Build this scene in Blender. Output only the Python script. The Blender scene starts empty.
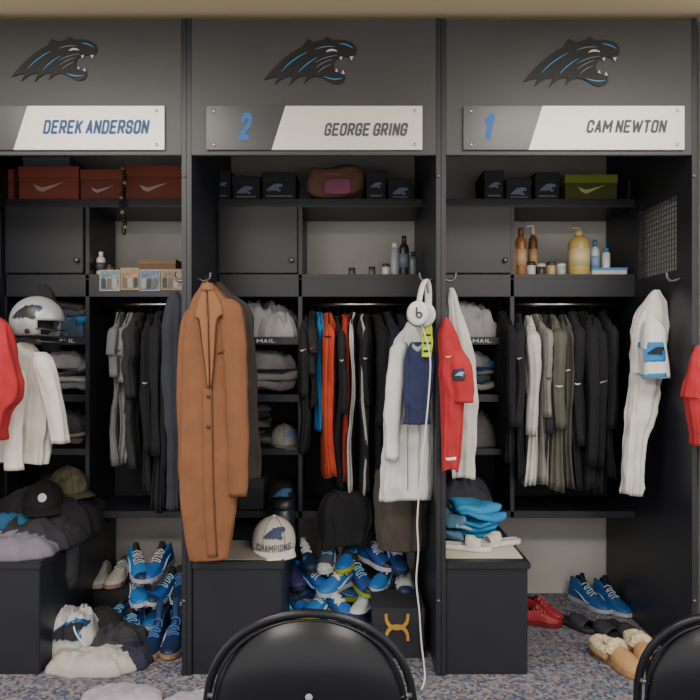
import bpy, bmesh, math, random
from mathutils import Vector, Matrix, Euler, noise
from mathutils.bvhtree import BVHTree
D=2.7; H=1.304; S=.004
def sc(y): return S*(D+y)/D
def X(px,y=0): return (px-350)*sc(y)
def Z(py,y=0): return H-(py-350)*sc(y)
pi=math.pi
# ---------------------------------------------------------------- materials
_m={}
def lin(h):
    h=h.lstrip('#'); o=[]
    for i in (0,2,4):
        c=int(h[i:i+2],16)/255
        o.append(c/12.92 if c<=.04045 else ((c+.055)/1.055)**2.4)
    return o
def M(hexc,rough=.6,metal=0,nz=0.0,ns=30,bump=0.0,alpha=1.0,emit=0,kind='m'):
    key=(hexc,rough,metal,nz,ns,bump,alpha,emit)
    if key in _m: return _m[key]
    m=bpy.data.materials.new(kind+'_'+hexc.strip('#')); m.use_nodes=True
    nt=m.node_tree; b=nt.nodes['Principled BSDF']
    c=lin(hexc)
    b.inputs['Base Color'].default_value=(*c,1)
    b.inputs['Roughness'].default_value=rough
    b.inputs['Metallic'].default_value=metal
    if alpha<1: b.inputs['Alpha'].default_value=alpha
    if emit:
        b.inputs['Emission Color'].default_value=(*c,1); b.inputs['Emission Strength'].default_value=emit
    if nz or bump:
        tc=nt.nodes.new('ShaderNodeTexCoord'); n=nt.nodes.new('ShaderNodeTexNoise')
        n.inputs['Scale'].default_value=ns; n.inputs['Detail'].default_value=5
        nt.links.new(tc.outputs['Object'],n.inputs['Vector'])
        if nz:
            r=nt.nodes.new('ShaderNodeValToRGB')
            r.color_ramp.elements[0].position=.3; r.color_ramp.elements[1].position=.7
            r.color_ramp.elements[0].color=(*[max(0,v*(1-nz)) for v in c],1)
            r.color_ramp.elements[1].color=(*[min(1,v*(1+nz)) for v in c],1)
            nt.links.new(n.outputs['Fac'],r.inputs['Fac']); nt.links.new(r.outputs['Color'],b.inputs['Base Color'])
        if bump:
            bp=nt.nodes.new('ShaderNodeBump'); bp.inputs['Strength'].default_value=bump; bp.inputs['Distance'].default_value=.01
            nt.links.new(n.outputs['Fac'],bp.inputs['Height']); nt.links.new(bp.outputs['Normal'],b.inputs['Normal'])
    _m[key]=m; return m
def C(h,n=.12): return M(h,.92,0,n,14,.3,kind='cloth')
BLACK=M('#1d1f27',.42,0,.12,6,.03,kind='laminate')
HEAD_LIT=M('#3c3c3e',.48,0,.08,5,.02,kind='header')  # locker black lightened in colour to stand for overhead glare on the header
DBACK=M('#191a20',.7,kind='back')
CHROME=M('#b8b8b8',.25,1,kind='chrome')
STEEL=M('#6c6c6e',.4,.8,kind='steel')
def carpet():
    m=bpy.data.materials.new('carpet'); m.use_nodes=True; nt=m.node_tree; b=nt.nodes['Principled BSDF']
    b.inputs['Roughness'].default_value=.95
    tc=nt.nodes.new('ShaderNodeTexCoord')
    v=nt.nodes.new('ShaderNodeTexVoronoi'); v.inputs['Scale'].default_value=80
    v2=nt.nodes.new('ShaderNodeTexNoise'); v2.inputs['Scale'].default_value=260; v2.inputs['Detail'].default_value=3
    nt.links.new(tc.outputs['Object'],v.inputs['Vector']); nt.links.new(tc.outputs['Object'],v2.inputs['Vector'])
    s=nt.nodes.new('ShaderNodeSeparateColor'); nt.links.new(v.outputs['Color'],s.inputs['Color'])
    r=nt.nodes.new('ShaderNodeValToRGB'); r.color_ramp.interpolation='CONSTANT'
    cols=['#7f7a80','#4a5874','#8d8c92','#646880','#98928f','#7c666a','#707688','#434c64','#8d8a90']
    e=r.color_ramp.elements
    e[0].position=0; e[0].color=(*lin(cols[0]),1); e[1].position=.12; e[1].color=(*lin(cols[1]),1)
    for i,c in enumerate(cols[2:]):
        k=e.new(.24+.105*i); k.color=(*lin(c),1)
    nt.links.new(s.outputs[0],r.inputs['Fac'])
    mx=nt.nodes.new('ShaderNodeMixRGB'); mx.blend_type='MULTIPLY'; mx.inputs[0].default_value=.5
    nt.links.new(r.outputs['Color'],mx.inputs[1]); nt.links.new(v2.outputs['Fac'],mx.inputs[2])
    nt.links.new(mx.outputs[0],b.inputs['Base Color'])
    bp=nt.nodes.new('ShaderNodeBump'); bp.inputs['Strength'].default_value=.5; bp.inputs['Distance'].default_value=.004
    nt.links.new(v2.outputs['Fac'],bp.inputs['Height']); nt.links.new(bp.outputs['Normal'],b.inputs['Normal'])
    return m
# ---------------------------------------------------------------- object helpers
SC=bpy.context.scene.collection
def mk(name,V,F,mats,smooth=True,mi=None,world=True):
    if not isinstance(mats,(list,tuple)): mats=[mats]
    V=[Vector(v) for v in V]
    if world:
        lo=Vector([min(v[i] for v in V) for i in range(3)]); hi=Vector([max(v[i] for v in V) for i in range(3)])
        o=Vector(((lo.x+hi.x)/2,(lo.y+hi.y)/2,lo.z))
    else: o=Vector((0,0,0))
    me=bpy.data.meshes.new(name); me.from_pydata([v-o for v in V],[],F)
    for m in mats: me.materials.append(m)
    if mi:
        for p,i in zip(me.polygons,mi): p.material_index=i
    bm=bmesh.new(); bm.from_mesh(me); bmesh.ops.recalc_face_normals(bm,faces=bm.faces); bm.to_mesh(me); bm.free()
    if smooth: me.polygons.foreach_set('use_smooth',[True]*len(me.polygons))
    ob=bpy.data.objects.new(name,me); ob.location=o; SC.objects.link(ob); return ob
def wm(o):
    if o.parent is None: return o.matrix_basis.copy()
    return wm(o.parent)@o.matrix_parent_inverse@o.matrix_basis
def attach(c,p,world=True,label=None):
    c.parent=p
    if world: c.matrix_parent_inverse=wm(p).inverted()
    if label: c['label']=label
    return c
def tag(o,label,cat,group=None,kind=None):
    o['label']=label; o['category']=cat
    if group: o['group']=group
    if kind: o['kind']=kind
    return o
def root(name,label,cat,loc,rot=(0,0,0),group=None,scale=1):
    e=bpy.data.objects.new(name,None); e.location=loc; e.rotation_euler=rot; e.empty_display_size=.05
    e.scale=(scale,)*3
    SC.objects.link(e); tag(e,label,cat,group); return e
def struct(o): o['kind']='structure'; return o
def boxes(name,bl,mat,bev=.002):
    bm=bmesh.new()
    for (x0,x1,y0,y1,z0,z1) in bl:
        vs=[bm.verts.new((x,y,z)) for x in (x0,x1) for y in (y0,y1) for z in (z0,z1)]
        for f in ((0,1,3,2),(4,6,7,5),(0,4,5,1),(2,3,7,6),(0,2,6,4),(1,5,7,3)): bm.faces.new([vs[i] for i in f])
    if bev: bmesh.ops.bevel(bm,geom=list(bm.edges),offset=bev,segments=2,affect='EDGES',clamp_overlap=True)
    bm.verts.index_update()
    V=[v.co.copy() for v in bm.verts]; F=[[v.index for v in f.verts] for f in bm.faces]; bm.free()
    return mk(name,V,F,mat,False)
def box(name,x0,x1,y0,y1,z0,z1,mat,bev=.002): return boxes(name,[(x0,x1,y0,y1,z0,z1)],mat,bev)
def loft(name,rings,mat,caps=True,closed=True,smooth=True,mifn=None,world=True):
    n=len(rings[0]); V=[p for r in rings for p in r]; F=[]; mi=[]
    for i in range(len(rings)-1):
        for j in range(n if closed else n-1):
            k=(j+1)%n
            F.append((i*n+j,i*n+k,(i+1)*n+k,(i+1)*n+j)); mi.append(mifn(i/(len(rings)-1),j/n) if mifn else 0)
    if caps:
        F.append(tuple(range(n))); mi.append(0); F.append(tuple((len(rings)-1)*n+j for j in range(n))); mi.append(0)
    return mk(name,V,F,mat,smooth,mi,world)
def tube(name,pts,r,mat,n=8,closed=False,world=True,flat=1.0):
    P=[Vector(p) for p in pts]; rings=[]; up=Vector((.01,.02,1)).normalized(); m=len(P)
    prev=None
    for i,p in enumerate(P):
        if closed: t=(P[(i+1)%m]-P[i-1])
        else: t=P[min(i+1,m-1)]-P[max(i-1,0)]
        t.normalize()
        if prev is None:
            a=t.cross(up)
            if a.length<.1: a=t.cross(Vector((1,0,0)))
        else:
            a=prev-t*prev.dot(t)
        a.normalize(); prev=a; b=t.cross(a)
        rr=r[i] if isinstance(r,(list,tuple)) else r
        rings.append([p+a*rr*math.cos(2*pi*k/n)+b*rr*flat*math.sin(2*pi*k/n) for k in range(n)])
    if closed: rings.append(rings[0])
    return loft(name,rings,mat,caps=not closed,world=world)
def spl(pts,m=6):
    P=[Vector(p) for p in pts]; out=[]
    for i in range(len(P)-1):
        a=P[max(i-1,0)];b=P[i];c=P[i+1];d=P[min(i+2,len(P)-1)]
        for k in range(m):
            t=k/m
            out.append(.5*((2*b)+(c-a)*t+(2*a-5*b+4*c-d)*t*t+(3*b-a-3*c+d)*t**3))
    out.append(P[-1]); return out
def lathe(name,prof,loc,mat,n=20,world=True,mifn=None,sx=1,sy=1):
    rings=[[(loc[0]+sx*r*math.cos(2*pi*k/n),loc[1]+sy*r*math.sin(2*pi*k/n),loc[2]+z) for k in range(n)] for r,z in prof]
    return loft(name,rings,mat,mifn=mifn,world=world)
def extr(name,poly,y0,y1,mat,inset=None):
    bm=bmesh.new(); vs=[bm.verts.new((p[0],y0,p[1])) for p in poly]; f=bm.faces.new(vs)
    if inset:
        bmesh.ops.inset_region(bm,faces=[f],thickness=inset,use_even_offset=True)
        f.material_index=1
    bm.normal_update()
    r=bmesh.ops.extrude_face_region(bm,geom=list(bm.faces))
    for g in r['geom']:
        if isinstance(g,bmesh.types.BMVert): g.co.y=y1
    bm.verts.index_update()
    V=[v.co.copy() for v in bm.verts]; F=[[v.index for v in q.verts] for q in bm.faces]; mi=[q.material_index for q in bm.faces]; bm.free()
    return mk(name,V,F,mat,False,mi)
def flatmesh(pts,cuts=3):
    bm=bmesh.new(); bm.faces.new([bm.verts.new((a,0,b)) for a,b in pts])
    bmesh.ops.triangulate(bm,faces=bm.faces[:])
    bmesh.ops.subdivide_edges(bm,edges=bm.edges[:],cuts=cuts,use_grid_fill=True)
    bm.verts.index_update()
    V=[(v.co.x,v.co.z) for v in bm.verts]; F=[tuple(v.index for v in f.verts) for f in bm.faces]; bm.free(); return V,F
def spw(v,p): return math.copysign(abs(v)**p,v)
def supv(c,s,p1=.5,p2=.5,nu=28,nv=14,amp=0,seed=0,fr=8):
    V=[];F=[]
    for i in range(nv+1):
        ph=-pi/2+pi*i/nv
        for j in range(nu):
            th=2*pi*j/nu
            v=Vector((spw(math.cos(ph),p1)*spw(math.cos(th),p2)*s[0]/2,spw(math.cos(ph),p1)*spw(math.sin(th),p2)*s[1]/2,spw(math.sin(ph),p1)*s[2]/2))
            w=v+Vector(c)
            if amp:
                d=noise.noise_vector((w+Vector((seed*3.1,seed,0)))*fr); v=v+d*amp
            V.append(v+Vector(c))
    for i in range(nv):
        for j in range(nu):
            k=(j+1)%nu; F.append((i*nu+j,i*nu+k,(i+1)*nu+k,(i+1)*nu+j))
    F.append(tuple(range(nu))); F.append(tuple(nv*nu+j for j in range(nu)))
    return V,F
def sup(name,c,s,mat,p1=.5,p2=.5,amp=0,seed=0,fr=8,nu=28,nv=14,world=True):
    V,F=supv(c,s,p1,p2,nu,nv,amp,seed,fr); return mk(name,V,F,mat,True,None,world)
c_=.2
GL={'O':[[(c_,0),(1-c_,0),(1,c_*.7),(1,1-c_*.7),(1-c_,1),(c_,1),(0,1-c_*.7),(0,c_*.7),(c_,0)]],
'D':[[(0,0),(0,1),(1-c_,1),(1,1-c_*.8),(1,c_*.8),(1-c_,0),(0,0)]],
'C':[[(1,.70),(1,1-c_*.7),(1-c_,1),(c_,1),(0,1-c_*.7),(0,c_*.7),(c_,0),(1-c_,0),(1,c_*.7),(1,.30)]],
'G':[[(1,.72),(1,1-c_*.7),(1-c_,1),(c_,1),(0,1-c_*.7),(0,c_*.7),(c_,0),(1-c_,0),(1,c_*.7),(1,.46),(.55,.46)]],
'S':[[(1,.74),(1,1-c_*.7),(1-c_,1),(c_,1),(0,1-c_*.7),(0,.64),(c_,.52),(1-c_,.48),(1,.36),(1,c_*.7),(1-c_,0),(c_,0),(0,c_*.7),(0,.26)]],
'E':[[(1,1),(0,1),(0,0),(1,0)],[(0,.51),(.85,.51)]],
'R':[[(0,0),(0,1),(1-c_,1),(1,1-c_*.7),(1,.6),(1-c_,.46),(0,.46)],[(.5,.46),(1,0)]],
'P':[[(0,0),(0,1),(1-c_,1),(1,1-c_*.7),(1,.56),(1-c_,.42),(0,.42)]],
'K':[[(0,0),(0,1)],[(1,1),(.08,.42)],[(.38,.58),(1,0)]],
'A':[[(0,0),(.5,1)],[(.5,1),(1,0)],[(.2,.28),(.8,.28)]],
'N':[[(0,0),(0,1)],[(0,1),(1,0)],[(1,0),(1,1)]],
'I':[[(.5,0),(.5,1)]],
'M':[[(0,0),(0,1)],[(0,1),(.5,.35)],[(.5,.35),(1,1)],[(1,1),(1,0)]],
'W':[[(0,1),(.24,0)],[(.24,0),(.5,.85)],[(.5,.85),(.76,0)],[(.76,0),(1,1)]],
'T':[[(0,1),(1,1)],[(.5,0),(.5,1)]],
'H':[[(0,0),(0,1)],[(1,0),(1,1)],[(0,.5),(1,.5)]],
'L':[[(0,1),(0,0),(1,0)]],
'1':[[(.05,.78),(.55,1),(.55,0)]],
'2':[[(0,.74),(0,1-c_*.7),(c_,1),(1-c_,1),(1,1-c_*.7),(1,.60),(0,.10),(0,0),(1,0)]]}
def textm(name,s,x0,x1,z0,z1,y,mat,shear=0,th=.17,gap=.13):
    wd={'I':.10,'M':.74,'W':.88,' ':.30,'1':.4}; t=th
    pos=[];x=0
    for ch in s:
        w=wd.get(ch,.50); pos.append((x,w)); x+=w+(gap+t if ch!=' ' else 0)
    V=[];F=[];q=0
    for ch,(xo,w) in zip(s,pos):
        for st in GL.get(ch,[]):
            P=[Vector((xo+t/2+a*w,t*.4+b*(1-t*.8))) for a,b in st]
            for a,b in zip(P,P[1:]):
                d=(b-a).normalized(); n=Vector((-d.y,d.x))*t/2
                if abs(d.y)<.3: n=n*.8
                e=d*t*.30
                a2=a-e;b2=b+e; i=len(V)
                for p in (a2+n,a2-n,b2-n,b2+n): V.append((p.x+shear*p.y,min(1,max(0,p.y)),q))
                F.append((i,i+1,i+2,i+3)); q+=1
    ax=min(v[0] for v in V);bx=max(v[0] for v in V)
    W=[(x0+(a-ax)/(bx-ax)*(x1-x0),y-.00002*k,z0+b*(z1-z0)) for a,b,k in V]
    return mk(name,W,F,mat,False)
def interp(prof,t):
    m=len(prof)-1; f=t*m; i=min(int(f),m-1); u=f-i
    a=prof[max(i-1,0)];b=prof[i];c=prof[i+1];d=prof[min(i+2,m)]
    return [.5*((2*b[k])+(c[k]-a[k])*u+(2*a[k]-5*b[k]+4*c[k]-d[k])*u*u+(3*b[k]-a[k]-3*c[k]+d[k])*u**3) for k in range(len(b))]
def fold(a): return 1-2*abs(math.sin(a/2))**.7
def drape(name,prof,mat,rip=.12,k=6,seed=0,n=48,m=26,pw=.85,mifn=None,nz=.006,hem=0):
    rings=[]; n=max(n,int(n*1.3))
    for i in range(m+1):
        t=i/m; z,xc,yc,a,b=interp(prof,t); ring=[]
        for j in range(n):
            th=2*pi*j/n
            rr=1+rip*min(1,t*1.8+.15)*(.55*fold(k*th+seed*1.7+.9*math.sin(1.5*t+seed))+.45*math.sin((2*k-1)*th+seed*2.3-1.2*t))
            v=Vector((xc+a*spw(math.cos(th),pw)*rr,yc+b*spw(math.sin(th),pw)*rr,z+hem*t*math.sin(2*th+seed)))
            q=Vector((v.x*16,v.y*16,v.z*3.0))+Vector((seed,seed*2,0))
            d=noise.noise_vector(q); d2=noise.noise_vector(Vector((v.x*24,v.y*24,v.z*13+v.x*20))+Vector((seed,0,0)))
            cr=1-abs(noise.noise(Vector((v.x*9+v.z*5,v.y*9,v.z*6))+Vector((seed*2,0,seed))))*3
            v+=Vector((d.x,d.y,0))*nz+Vector((d2.x,d2.y,0))*nz*.35+Vector((math.cos(th),math.sin(th),0))*max(0,cr)*nz*.5
            ring.append(v)
        rings.append(ring)
    last=rings[-1]; c=sum(last,Vector())/n
    rings.append([c+(v-c)*.86+Vector((0,0,.002)) for v in last]); rings.append([c+(v-c)*.82+Vector((0,0,.035)) for v in last])
    return loft(name,rings,mat,mifn=mifn)
def bvh(objs):
    V=[];F=[]
    for o in objs:
        if o.type!='MESH': continue
        b=len(V); m=wm(o); V+=[m@v.co for v in o.data.vertices]; F+=[tuple(q+b for q in p.vertices) for p in o.data.polygons]
    return BVHTree.FromPolygons(V,F)
def hit(T,x,z):
    r=T.ray_cast(Vector((x,-1.2,z)),Vector((0,1,0)))
    return r[0].y if r[0] is not None else None
def strip(name,R,L,Rr,y,mat,th=.007,cols=6,sub=4):
    T=bvh(R.children); A=spl([(X(a,y),0,Z(b,y)) for a,b in L],sub); B=spl([(X(a,y),0,Z(b,y)) for a,b in Rr],sub)
    rings=[]; last=None
    for p,q in zip(A,B):
        fr=[];bk=[]
        for c in range(cols+1):
            w=p.lerp(q,c/cols); h=hit(T,w.x,w.z)
            if h is None or (last is not None and h>last+.08): h=last if last is not None else y
            last=h
            e=.35 if c in (0,cols) else 1
            fr.append((w.x,h-th*e,w.z)); bk.append((w.x,h+.004,w.z))
        rings.append(fr+bk[::-1])
    return attach(loft(name,rings,mat),R)
def onpoly(name,R,pts,mat,off=.004,cuts=1):
    T=bvh(R.children); P,F=flatmesh(pts,cuts); V=[]; last=None
    for x,z in P:
        h=hit(T,x,z)
        if h is None:
            if last is None: return None
            h=last
        last=h; V.append((x,h-off,z))
    return attach(mk(name,V,F,mat,False),R)
# ---------------------------------------------------------------- room
struct(box('floor',-3.6,3.6,-5,1,-.05,0,carpet(),0))
struct(box('ceiling',-3.6,3.6,-5,1,2.655,2.70,M('#cdbd9c',.9,kind='ceiling'),0))
WP=M('#bdbcb8',.85,0,.04,8,.05,kind='paint')
struct(box('wall_back',-3.6,3.6,.92,1,0,2.655,WP,0))
struct(box('wall_left',-1.78,-1.70,.0,.92,0,2.655,WP,0))
struct(box('wall_right',1.412,1.49,.0,.92,0,2.655,WP,0))
# ---------------------------------------------------------------- emblem
def sliver(p0,pc,p1,w):
    L=[];R_=[]
    for i in range(9):
        t=i/8
        x=(1-t)**2*p0[0]+2*t*(1-t)*pc[0]+t*t*p1[0]; y=(1-t)**2*p0[1]+2*t*(1-t)*pc[1]+t*t*p1[1]
        dx=2*(1-t)*(pc[0]-p0[0])+2*t*(p1[0]-pc[0]); dy=2*(1-t)*(pc[1]-p0[1])+2*t*(p1[1]-pc[1]); l=math.hypot(dx,dy) or 1
        ww=w/2*math.sin(pi*(t*.9+.05))**.7
        L.append((x-dy/l*ww,y+dx/l*ww)); R_.append((x+dy/l*ww,y-dx/l*ww))
    return L+R_[::-1]
SIL=[(0,42),(4.5,36),(10,30),(16.5,23.5),(24,17.5),(31.5,12.5),(38,9),(40,5.5),(42.5,1.5),(45.5,3.2),(49.5,4.6),(54,3.6),(58.5,2.2),(61.5,-.6),(65,1.8),(68.5,2.8),(74,2.6),(80,3.2),(85.5,5),(89,8),(90.5,12),(89.8,16),(87.4,19),(85.8,23.4),(83.6,20),(80,19),(77,19.4),(75.4,23.2),(73.4,20.2),(70,22.4),(68,26),(68,30),(69.8,33.6),(71,30.8),(73,35),(75.6,36),(77.4,32.2),(79.2,36.8),(79.4,41),(77.2,44.6),(72,46.4),(66,45),(60.5,41.6),(55,39),(49.5,38.6),(44.5,40.5),(39.5,45),(41,40.5),(41.4,37.8),(35,38.8),(29,42.6),(24.5,47),(26.8,41.6),(28,38),(21.5,39),(15,42.6),(10.5,46.6),(12.6,41.6),(13.6,38.4),(6.5,40)]
def emblem(parent,px,py,w,y):
    k=w/90
    def T(p): return [(px+a*k,py-b*k) for a,b in p]
    e=extr('team_emblem',T(SIL),y-.004,y,[M('#3596da',.45),M('#0a0b0d',.55)],inset=1.15*k)
    e['label']='black snarling panther head emblem outlined in blue'
    attach(e,parent)
    LB=M('#3596da',.45); W=M('#b4bcc4',.45); G=M('#6f7b86',.45)
    st=[(sliver((17,34),(27,22),(42,15),.6),LB),(sliver((34,34.5),(41,26),(52,20),.6),LB),
        (sliver((50,12.5),(58,8.5),(69,9.5),.8),G),(sliver((74,6.6),(81,6.8),(87,11),.8),LB),
        (sliver((61,14.5),(66,11.4),(71.5,14),2.0),W),
        (sliver((50,25),(60,19),(72,18),.6),G),(sliver((51,30),(58,24),(67,22),.6),G),(sliver((53,35),(58,29),(65.5,27),.6),G),
        (sliver((59,38.5),(67,42.8),(77,40.5),.8),LB)]
    for p,m in st: attach(extr('emblem_streak' if m is not W else 'emblem_eye',T(p),y-.0052,y-.003,m),e)
    for p in ([(83.6,19.5),(87.3,19),(85.8,23.2)],[(73.6,20),(76.8,19.2),(75.4,23)],[(69.6,33.4),(72.4,34.4),(71,31)],[(75.8,35.8),(79,36.4),(77.4,32.4)]):
        attach(extr('emblem_fang',T(p),y-.0056,y-.003,W),e)
    return e
def minimark(parent,x,z,w,y,col='#2f86c4'):
    k=w/90
    e=extr('printed_emblem',[(x+a*k,z-b*k) for a,b in SIL],y-.002,y,M(col,.5)); attach(e,parent); return e
# ---------------------------------------------------------------- lockers
DV=[X(-69),X(186.5),X(441),X(697)]
YC=.54; YB=.9
names=[('DEREK ANDERSON',(44,151,121,135),'#1d4a7e',None,(-55,165)),('GEORGE GRING',(324,408,124,137),'#43464e','2',(207,422)),('CAM NEWTON',(585,666,121,134),'#43464e','1',(463,683))]
LOGO=[(12,97),(264,356),(523,619)]
COL=[]
for i in range(3):
    xl,xr=DV[i]+.02,DV[i+1]-.02
    c=xl+.385; COL.append((xl,c,xr))
    L=root('locker','open black laminate locker with cubbies, header panel and nameplate','locker',((xl+xr)/2,.45,0),group='locker room stalls')
    for (a,b,vent) in ((DV[i]+.0005,xl,i==0),(xr,DV[i+1]-.0005,i==2)):
        if vent:
            bm=bmesh.new()
            ys=[0,.12,.5,YB]; zs=[0,1.64,1.96,2.632]
            vv={(x,p,q):bm.verts.new((x,ys[p],zs[q])) for x in (a,b) for p in range(4) for q in range(4)}
            for x in (a,b):
                for p in range(3):
                    for q in range(3):
                        if (p,q)!=(1,1): bm.faces.new([vv[x,p,q],vv[x,p+1,q],vv[x,p+1,q+1],vv[x,p,q+1]])
            per=[(0,0),(1,0),(2,0),(3,0),(3,1),(3,2),(3,3),(2,3),(1,3),(0,3),(0,2),(0,1)]
            for lp in (per,[(1,1),(2,1),(2,2),(1,2)]):
                for u,v in zip(lp,lp[1:]+lp[:1]): bm.faces.new([vv[(a,)+u],vv[(a,)+v],vv[(b,)+v],vv[(b,)+u]])
            bm.verts.index_update()
            V=[v.co.copy() for v in bm.verts]; F=[[v.index for v in f.verts] for f in bm.faces]; bm.free()
            attach(mk('side_panel',V,F,BLACK,False),L)
            bars=[]; xm=(a+b)/2
            for q in range(17): yy=.12+q*.38/16; bars.append((xm-.002,xm+.002,yy-.002,yy+.002,1.64,1.96))
            for q in range(15): zz=1.64+q*.32/14; bars.append((xm-.002,xm+.002,.12,.5,zz-.002,zz+.002))
            attach(boxes('mesh_vent',bars,STEEL,0),L,label='grey wire mesh vent in the side panel')
        else: attach(box('side_panel',a,b,0,YB,0,2.632,BLACK),L)
    attach(boxes('shelf_frame',[(xl,xr,0.02,YB,2.61,2.632),(xl,xr,YC,YB,1.99,2.03),(xl,xr,YC,YB,1.645,1.668),(xl,xr,YC,YC+.02,1.56,1.645),
        (c,c+.02,YC,YB,.5,1.99),(xl,c,YC,YB,1.33,1.365),(xl,c,YC,YB,1.055,1.09),(xl,c,YC,YB,.80,.83),(xl,xr,YC,YB,.497,.53),(xl,xl+.008,YC,YB,.5,1.99)],BLACK),L)
    attach(box('back_panel',xl,xr,YB-.01,YB+.005,.5,1.6,DBACK),L)
    attach(box('header_panel',xl,xr,.0,.02,2.084,2.625,HEAD_LIT,.002),L)
    d=attach(box('cabinet_door',xl+.01,c-.003,YC-.02,YC-.001,1.672,1.986,BLACK,.003),L)
    lk=lathe('door_lock',[(0.001,-.012),(.011,-.012),(.012,0),(.001,0)],(0,0,0),STEEL); lk.parent=d
    lk.rotation_euler=(pi/2,0,0); lk.location=((c-.03)-(xl+c+.007)/2,-.0145,.06)
    attach(tube('clothes_rod',[(c+.02,.64,1.53),(xr,.64,1.53)],.0125,CHROME,12),L)
    mx=X([66,266,482][i],YC)
    attach(textm('mail_lettering','MAIL',mx-.045,mx+.045,1.339,1.357,YC-.0015,M('#bcbcbc',.6),0,.17),L)
    for (hx,sg) in ((xl,1),(xr,-1)):
        attach(tube('coat_hook',spl([(hx,.1,1.60),(hx+sg*.03,.1,1.59),(hx+sg*.05,.1,1.60),(hx+sg*.055,.1,1.625)]),.006,STEEL),L)
    for zz in (2.0,1.2,.3):
        o=lathe('bolt_head',[(.001,-.003),(.006,-.003),(.0075,0),(.001,0)],(0,0,0),STEEL); attach(o,L,False)
        o.rotation_euler=(pi/2,0,0); o.location=(xr+.01-L.location.x,-.45,zz)
    nm,(tx0,tx1,ty0,ty1),tc,num,(p0,p1)=names[i]
    z0,z1=Z(150.5),Z(107); a,b=X(p0),X(p1)
    if i==0: a=max(a,xl+.01)
    sp=[X(15),X(272),X(528)][i]
    NP=attach(extr('nameplate',[(a,z0),(sp,z0),(sp+.055,z1),(a,z1)],-.012,-.002,M('#3c3e42',.3)),L)
    NP['label']='acrylic nameplate with charcoal end and silver field'
    attach(extr('plate_field',[(sp,z0),(b,z0),(b,z1),(sp+.055,z1)],-.012,-.002,M('#d4d1c8',.35,.15)),NP)
    attach(textm('name_lettering',nm,X(tx0),X(tx1),Z(ty1),Z(ty0),-.0135,M(tc,.6),.26,.235,.10),NP)
    if num:
        nx=X([0,239,483.5][i]); attach(textm('number_lettering',num,nx,nx+(.056 if num=='2' else .044),Z(141),Z(114),-.0135,M('#2a62a8',.6),.26,.24 if num=='2' else .27),NP)
    for sx in (a+.03,b-.03):
        for zz in (z0+.02,z1-.02):
            o=lathe('screw',[(.001,-.003),(.005,-.003),(.006,0),(.001,0)],(0,0,0),CHROME); attach(o,NP,False)
            o.matrix_parent_inverse=wm(NP).inverted(); o.rotation_euler=(pi/2,0,0); o.location=(sx,-.012,zz)
    g0,g1=LOGO[i]
    emblem(L,X(g0),Z(37.5),X(g1)-X(g0),-.001)
# benches
BT=.455
BX=[(COL[0][0],X(41)),(COL[1][0],X(284)),(COL[2][0],X(531))]
for a,b in BX:
    B=root('storage_bench','black laminate box bench built into the locker base','bench',((a+b)/2,.45,0),group='locker base benches')
    attach(box('bench_body',a+.001,b-.01,.012,.895,.0,BT-.03,BLACK,.003),B)
    attach(box('bench_top',a+.001,b,0.0,.897,BT-.03,BT,BLACK,.005),B)
# ---------------------------------------------------------------- garments
HG=M('#1a1a1a',.4)
def rodg(kind,label,px,bot,col,w=10,sleeve=.5,scol=None,seed=0,hd=.2,stripe=None,group=None,rip=.13,mark=None,turn=0):
    rnd=random.Random(seed*7+1)
    y0=.42; x=X(px,y0)*1.0; yc=.64+rnd.uniform(-.03,.015); z0=1.495-rnd.uniform(0,.025)
    hd=hd*rnd.uniform(.80,1.04)
    zb=Z(bot+rnd.uniform(-10,4),y0); th=w*sc(y0)/2*rnd.uniform(.95,1.2)
    R=root(kind,label,'clothing',(x,yc,1.53),group=group)
    L=z0-zb; q=[rnd.uniform(-.010,.010) for _ in range(4)]
    mats=[C(col)]+([C(stripe)] if stripe else [])
    fn=(lambda t,s: 1 if (.70<s<.80) else 0) if stripe else None
    prof=[(z0,x,yc,.015,.04),(z0-.03,x,yc,th*.6,.09),(z0-.065,x,yc,th*.85,hd*.75),(z0-.1,x,yc,th,hd*.98),(z0-.15,x+q[0]*.3,yc,th,hd),
          (z0-.15-(L-.15)*.33,x+q[0],yc,th*.95,hd*rnd.uniform(.88,.97)),(z0-.15-(L-.15)*.66,x+q[1],yc,th*rnd.uniform(.85,1.05),hd*rnd.uniform(.85,1)),(zb,x+q[2],yc,th*rnd.uniform(.9,1.2),hd*rnd.uniform(.9,1.03))]
    attach(drape('garment_body',prof,mats,rip,rnd.choice((4,5,6)),seed,n=48,mifn=fn,nz=.011,hem=.008),R)
    sm=C(scol or col)
    if sleeve:
        for sg in (-1,1):
            ys=yc+sg*(hd-.01); sl=sleeve*rnd.uniform(.8,1.1); zl=z0-.08-sl
            o=[rnd.uniform(-.010,.010) for _ in range(3)]
            pr=[(z0-.07,x,ys-sg*.04,th*.4,.02),(z0-.10,x,ys,th*.95,.045),(z0-.2,x+o[0],ys+sg*.012,th*.95,.045),(z0-.1-sl*.5,x+o[1],ys+sg*rnd.uniform(-.01,.02),th*.85,.04),(zl,x+o[2],ys,th*.8,.036)]
            attach(drape('sleeve',pr,sm,.12,4,seed+sg,24,16,nz=.009),R)
    attach(tube('hanger',spl([(x,yc-hd*.7,z0-.06),(x,yc-.05,z0-.005),(x,yc,z0+.012),(x,.655,1.512),(x,.658,1.55),(x,.64,1.552),(x,.624,1.54)],4),.003,HG,6),R)
    if mark:
        mp,mc=mark; zz=Z(mp,.4); w_=th*.95
        onpoly('chest_mark',R,[(x+(a-.5)*1.6*w_,zz+b*.022) for a,b in [(0,.5),(.12,.2),(.3,.08),(.6,.3),(1,.72),(.55,.5),(.3,.42),(.15,.5)]],M(mc,.7),.006,0)
    R.rotation_euler=(0,0,math.radians(turn+rnd.uniform(-7,7)))
    return R
G='clothes hanging on the rods'
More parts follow.
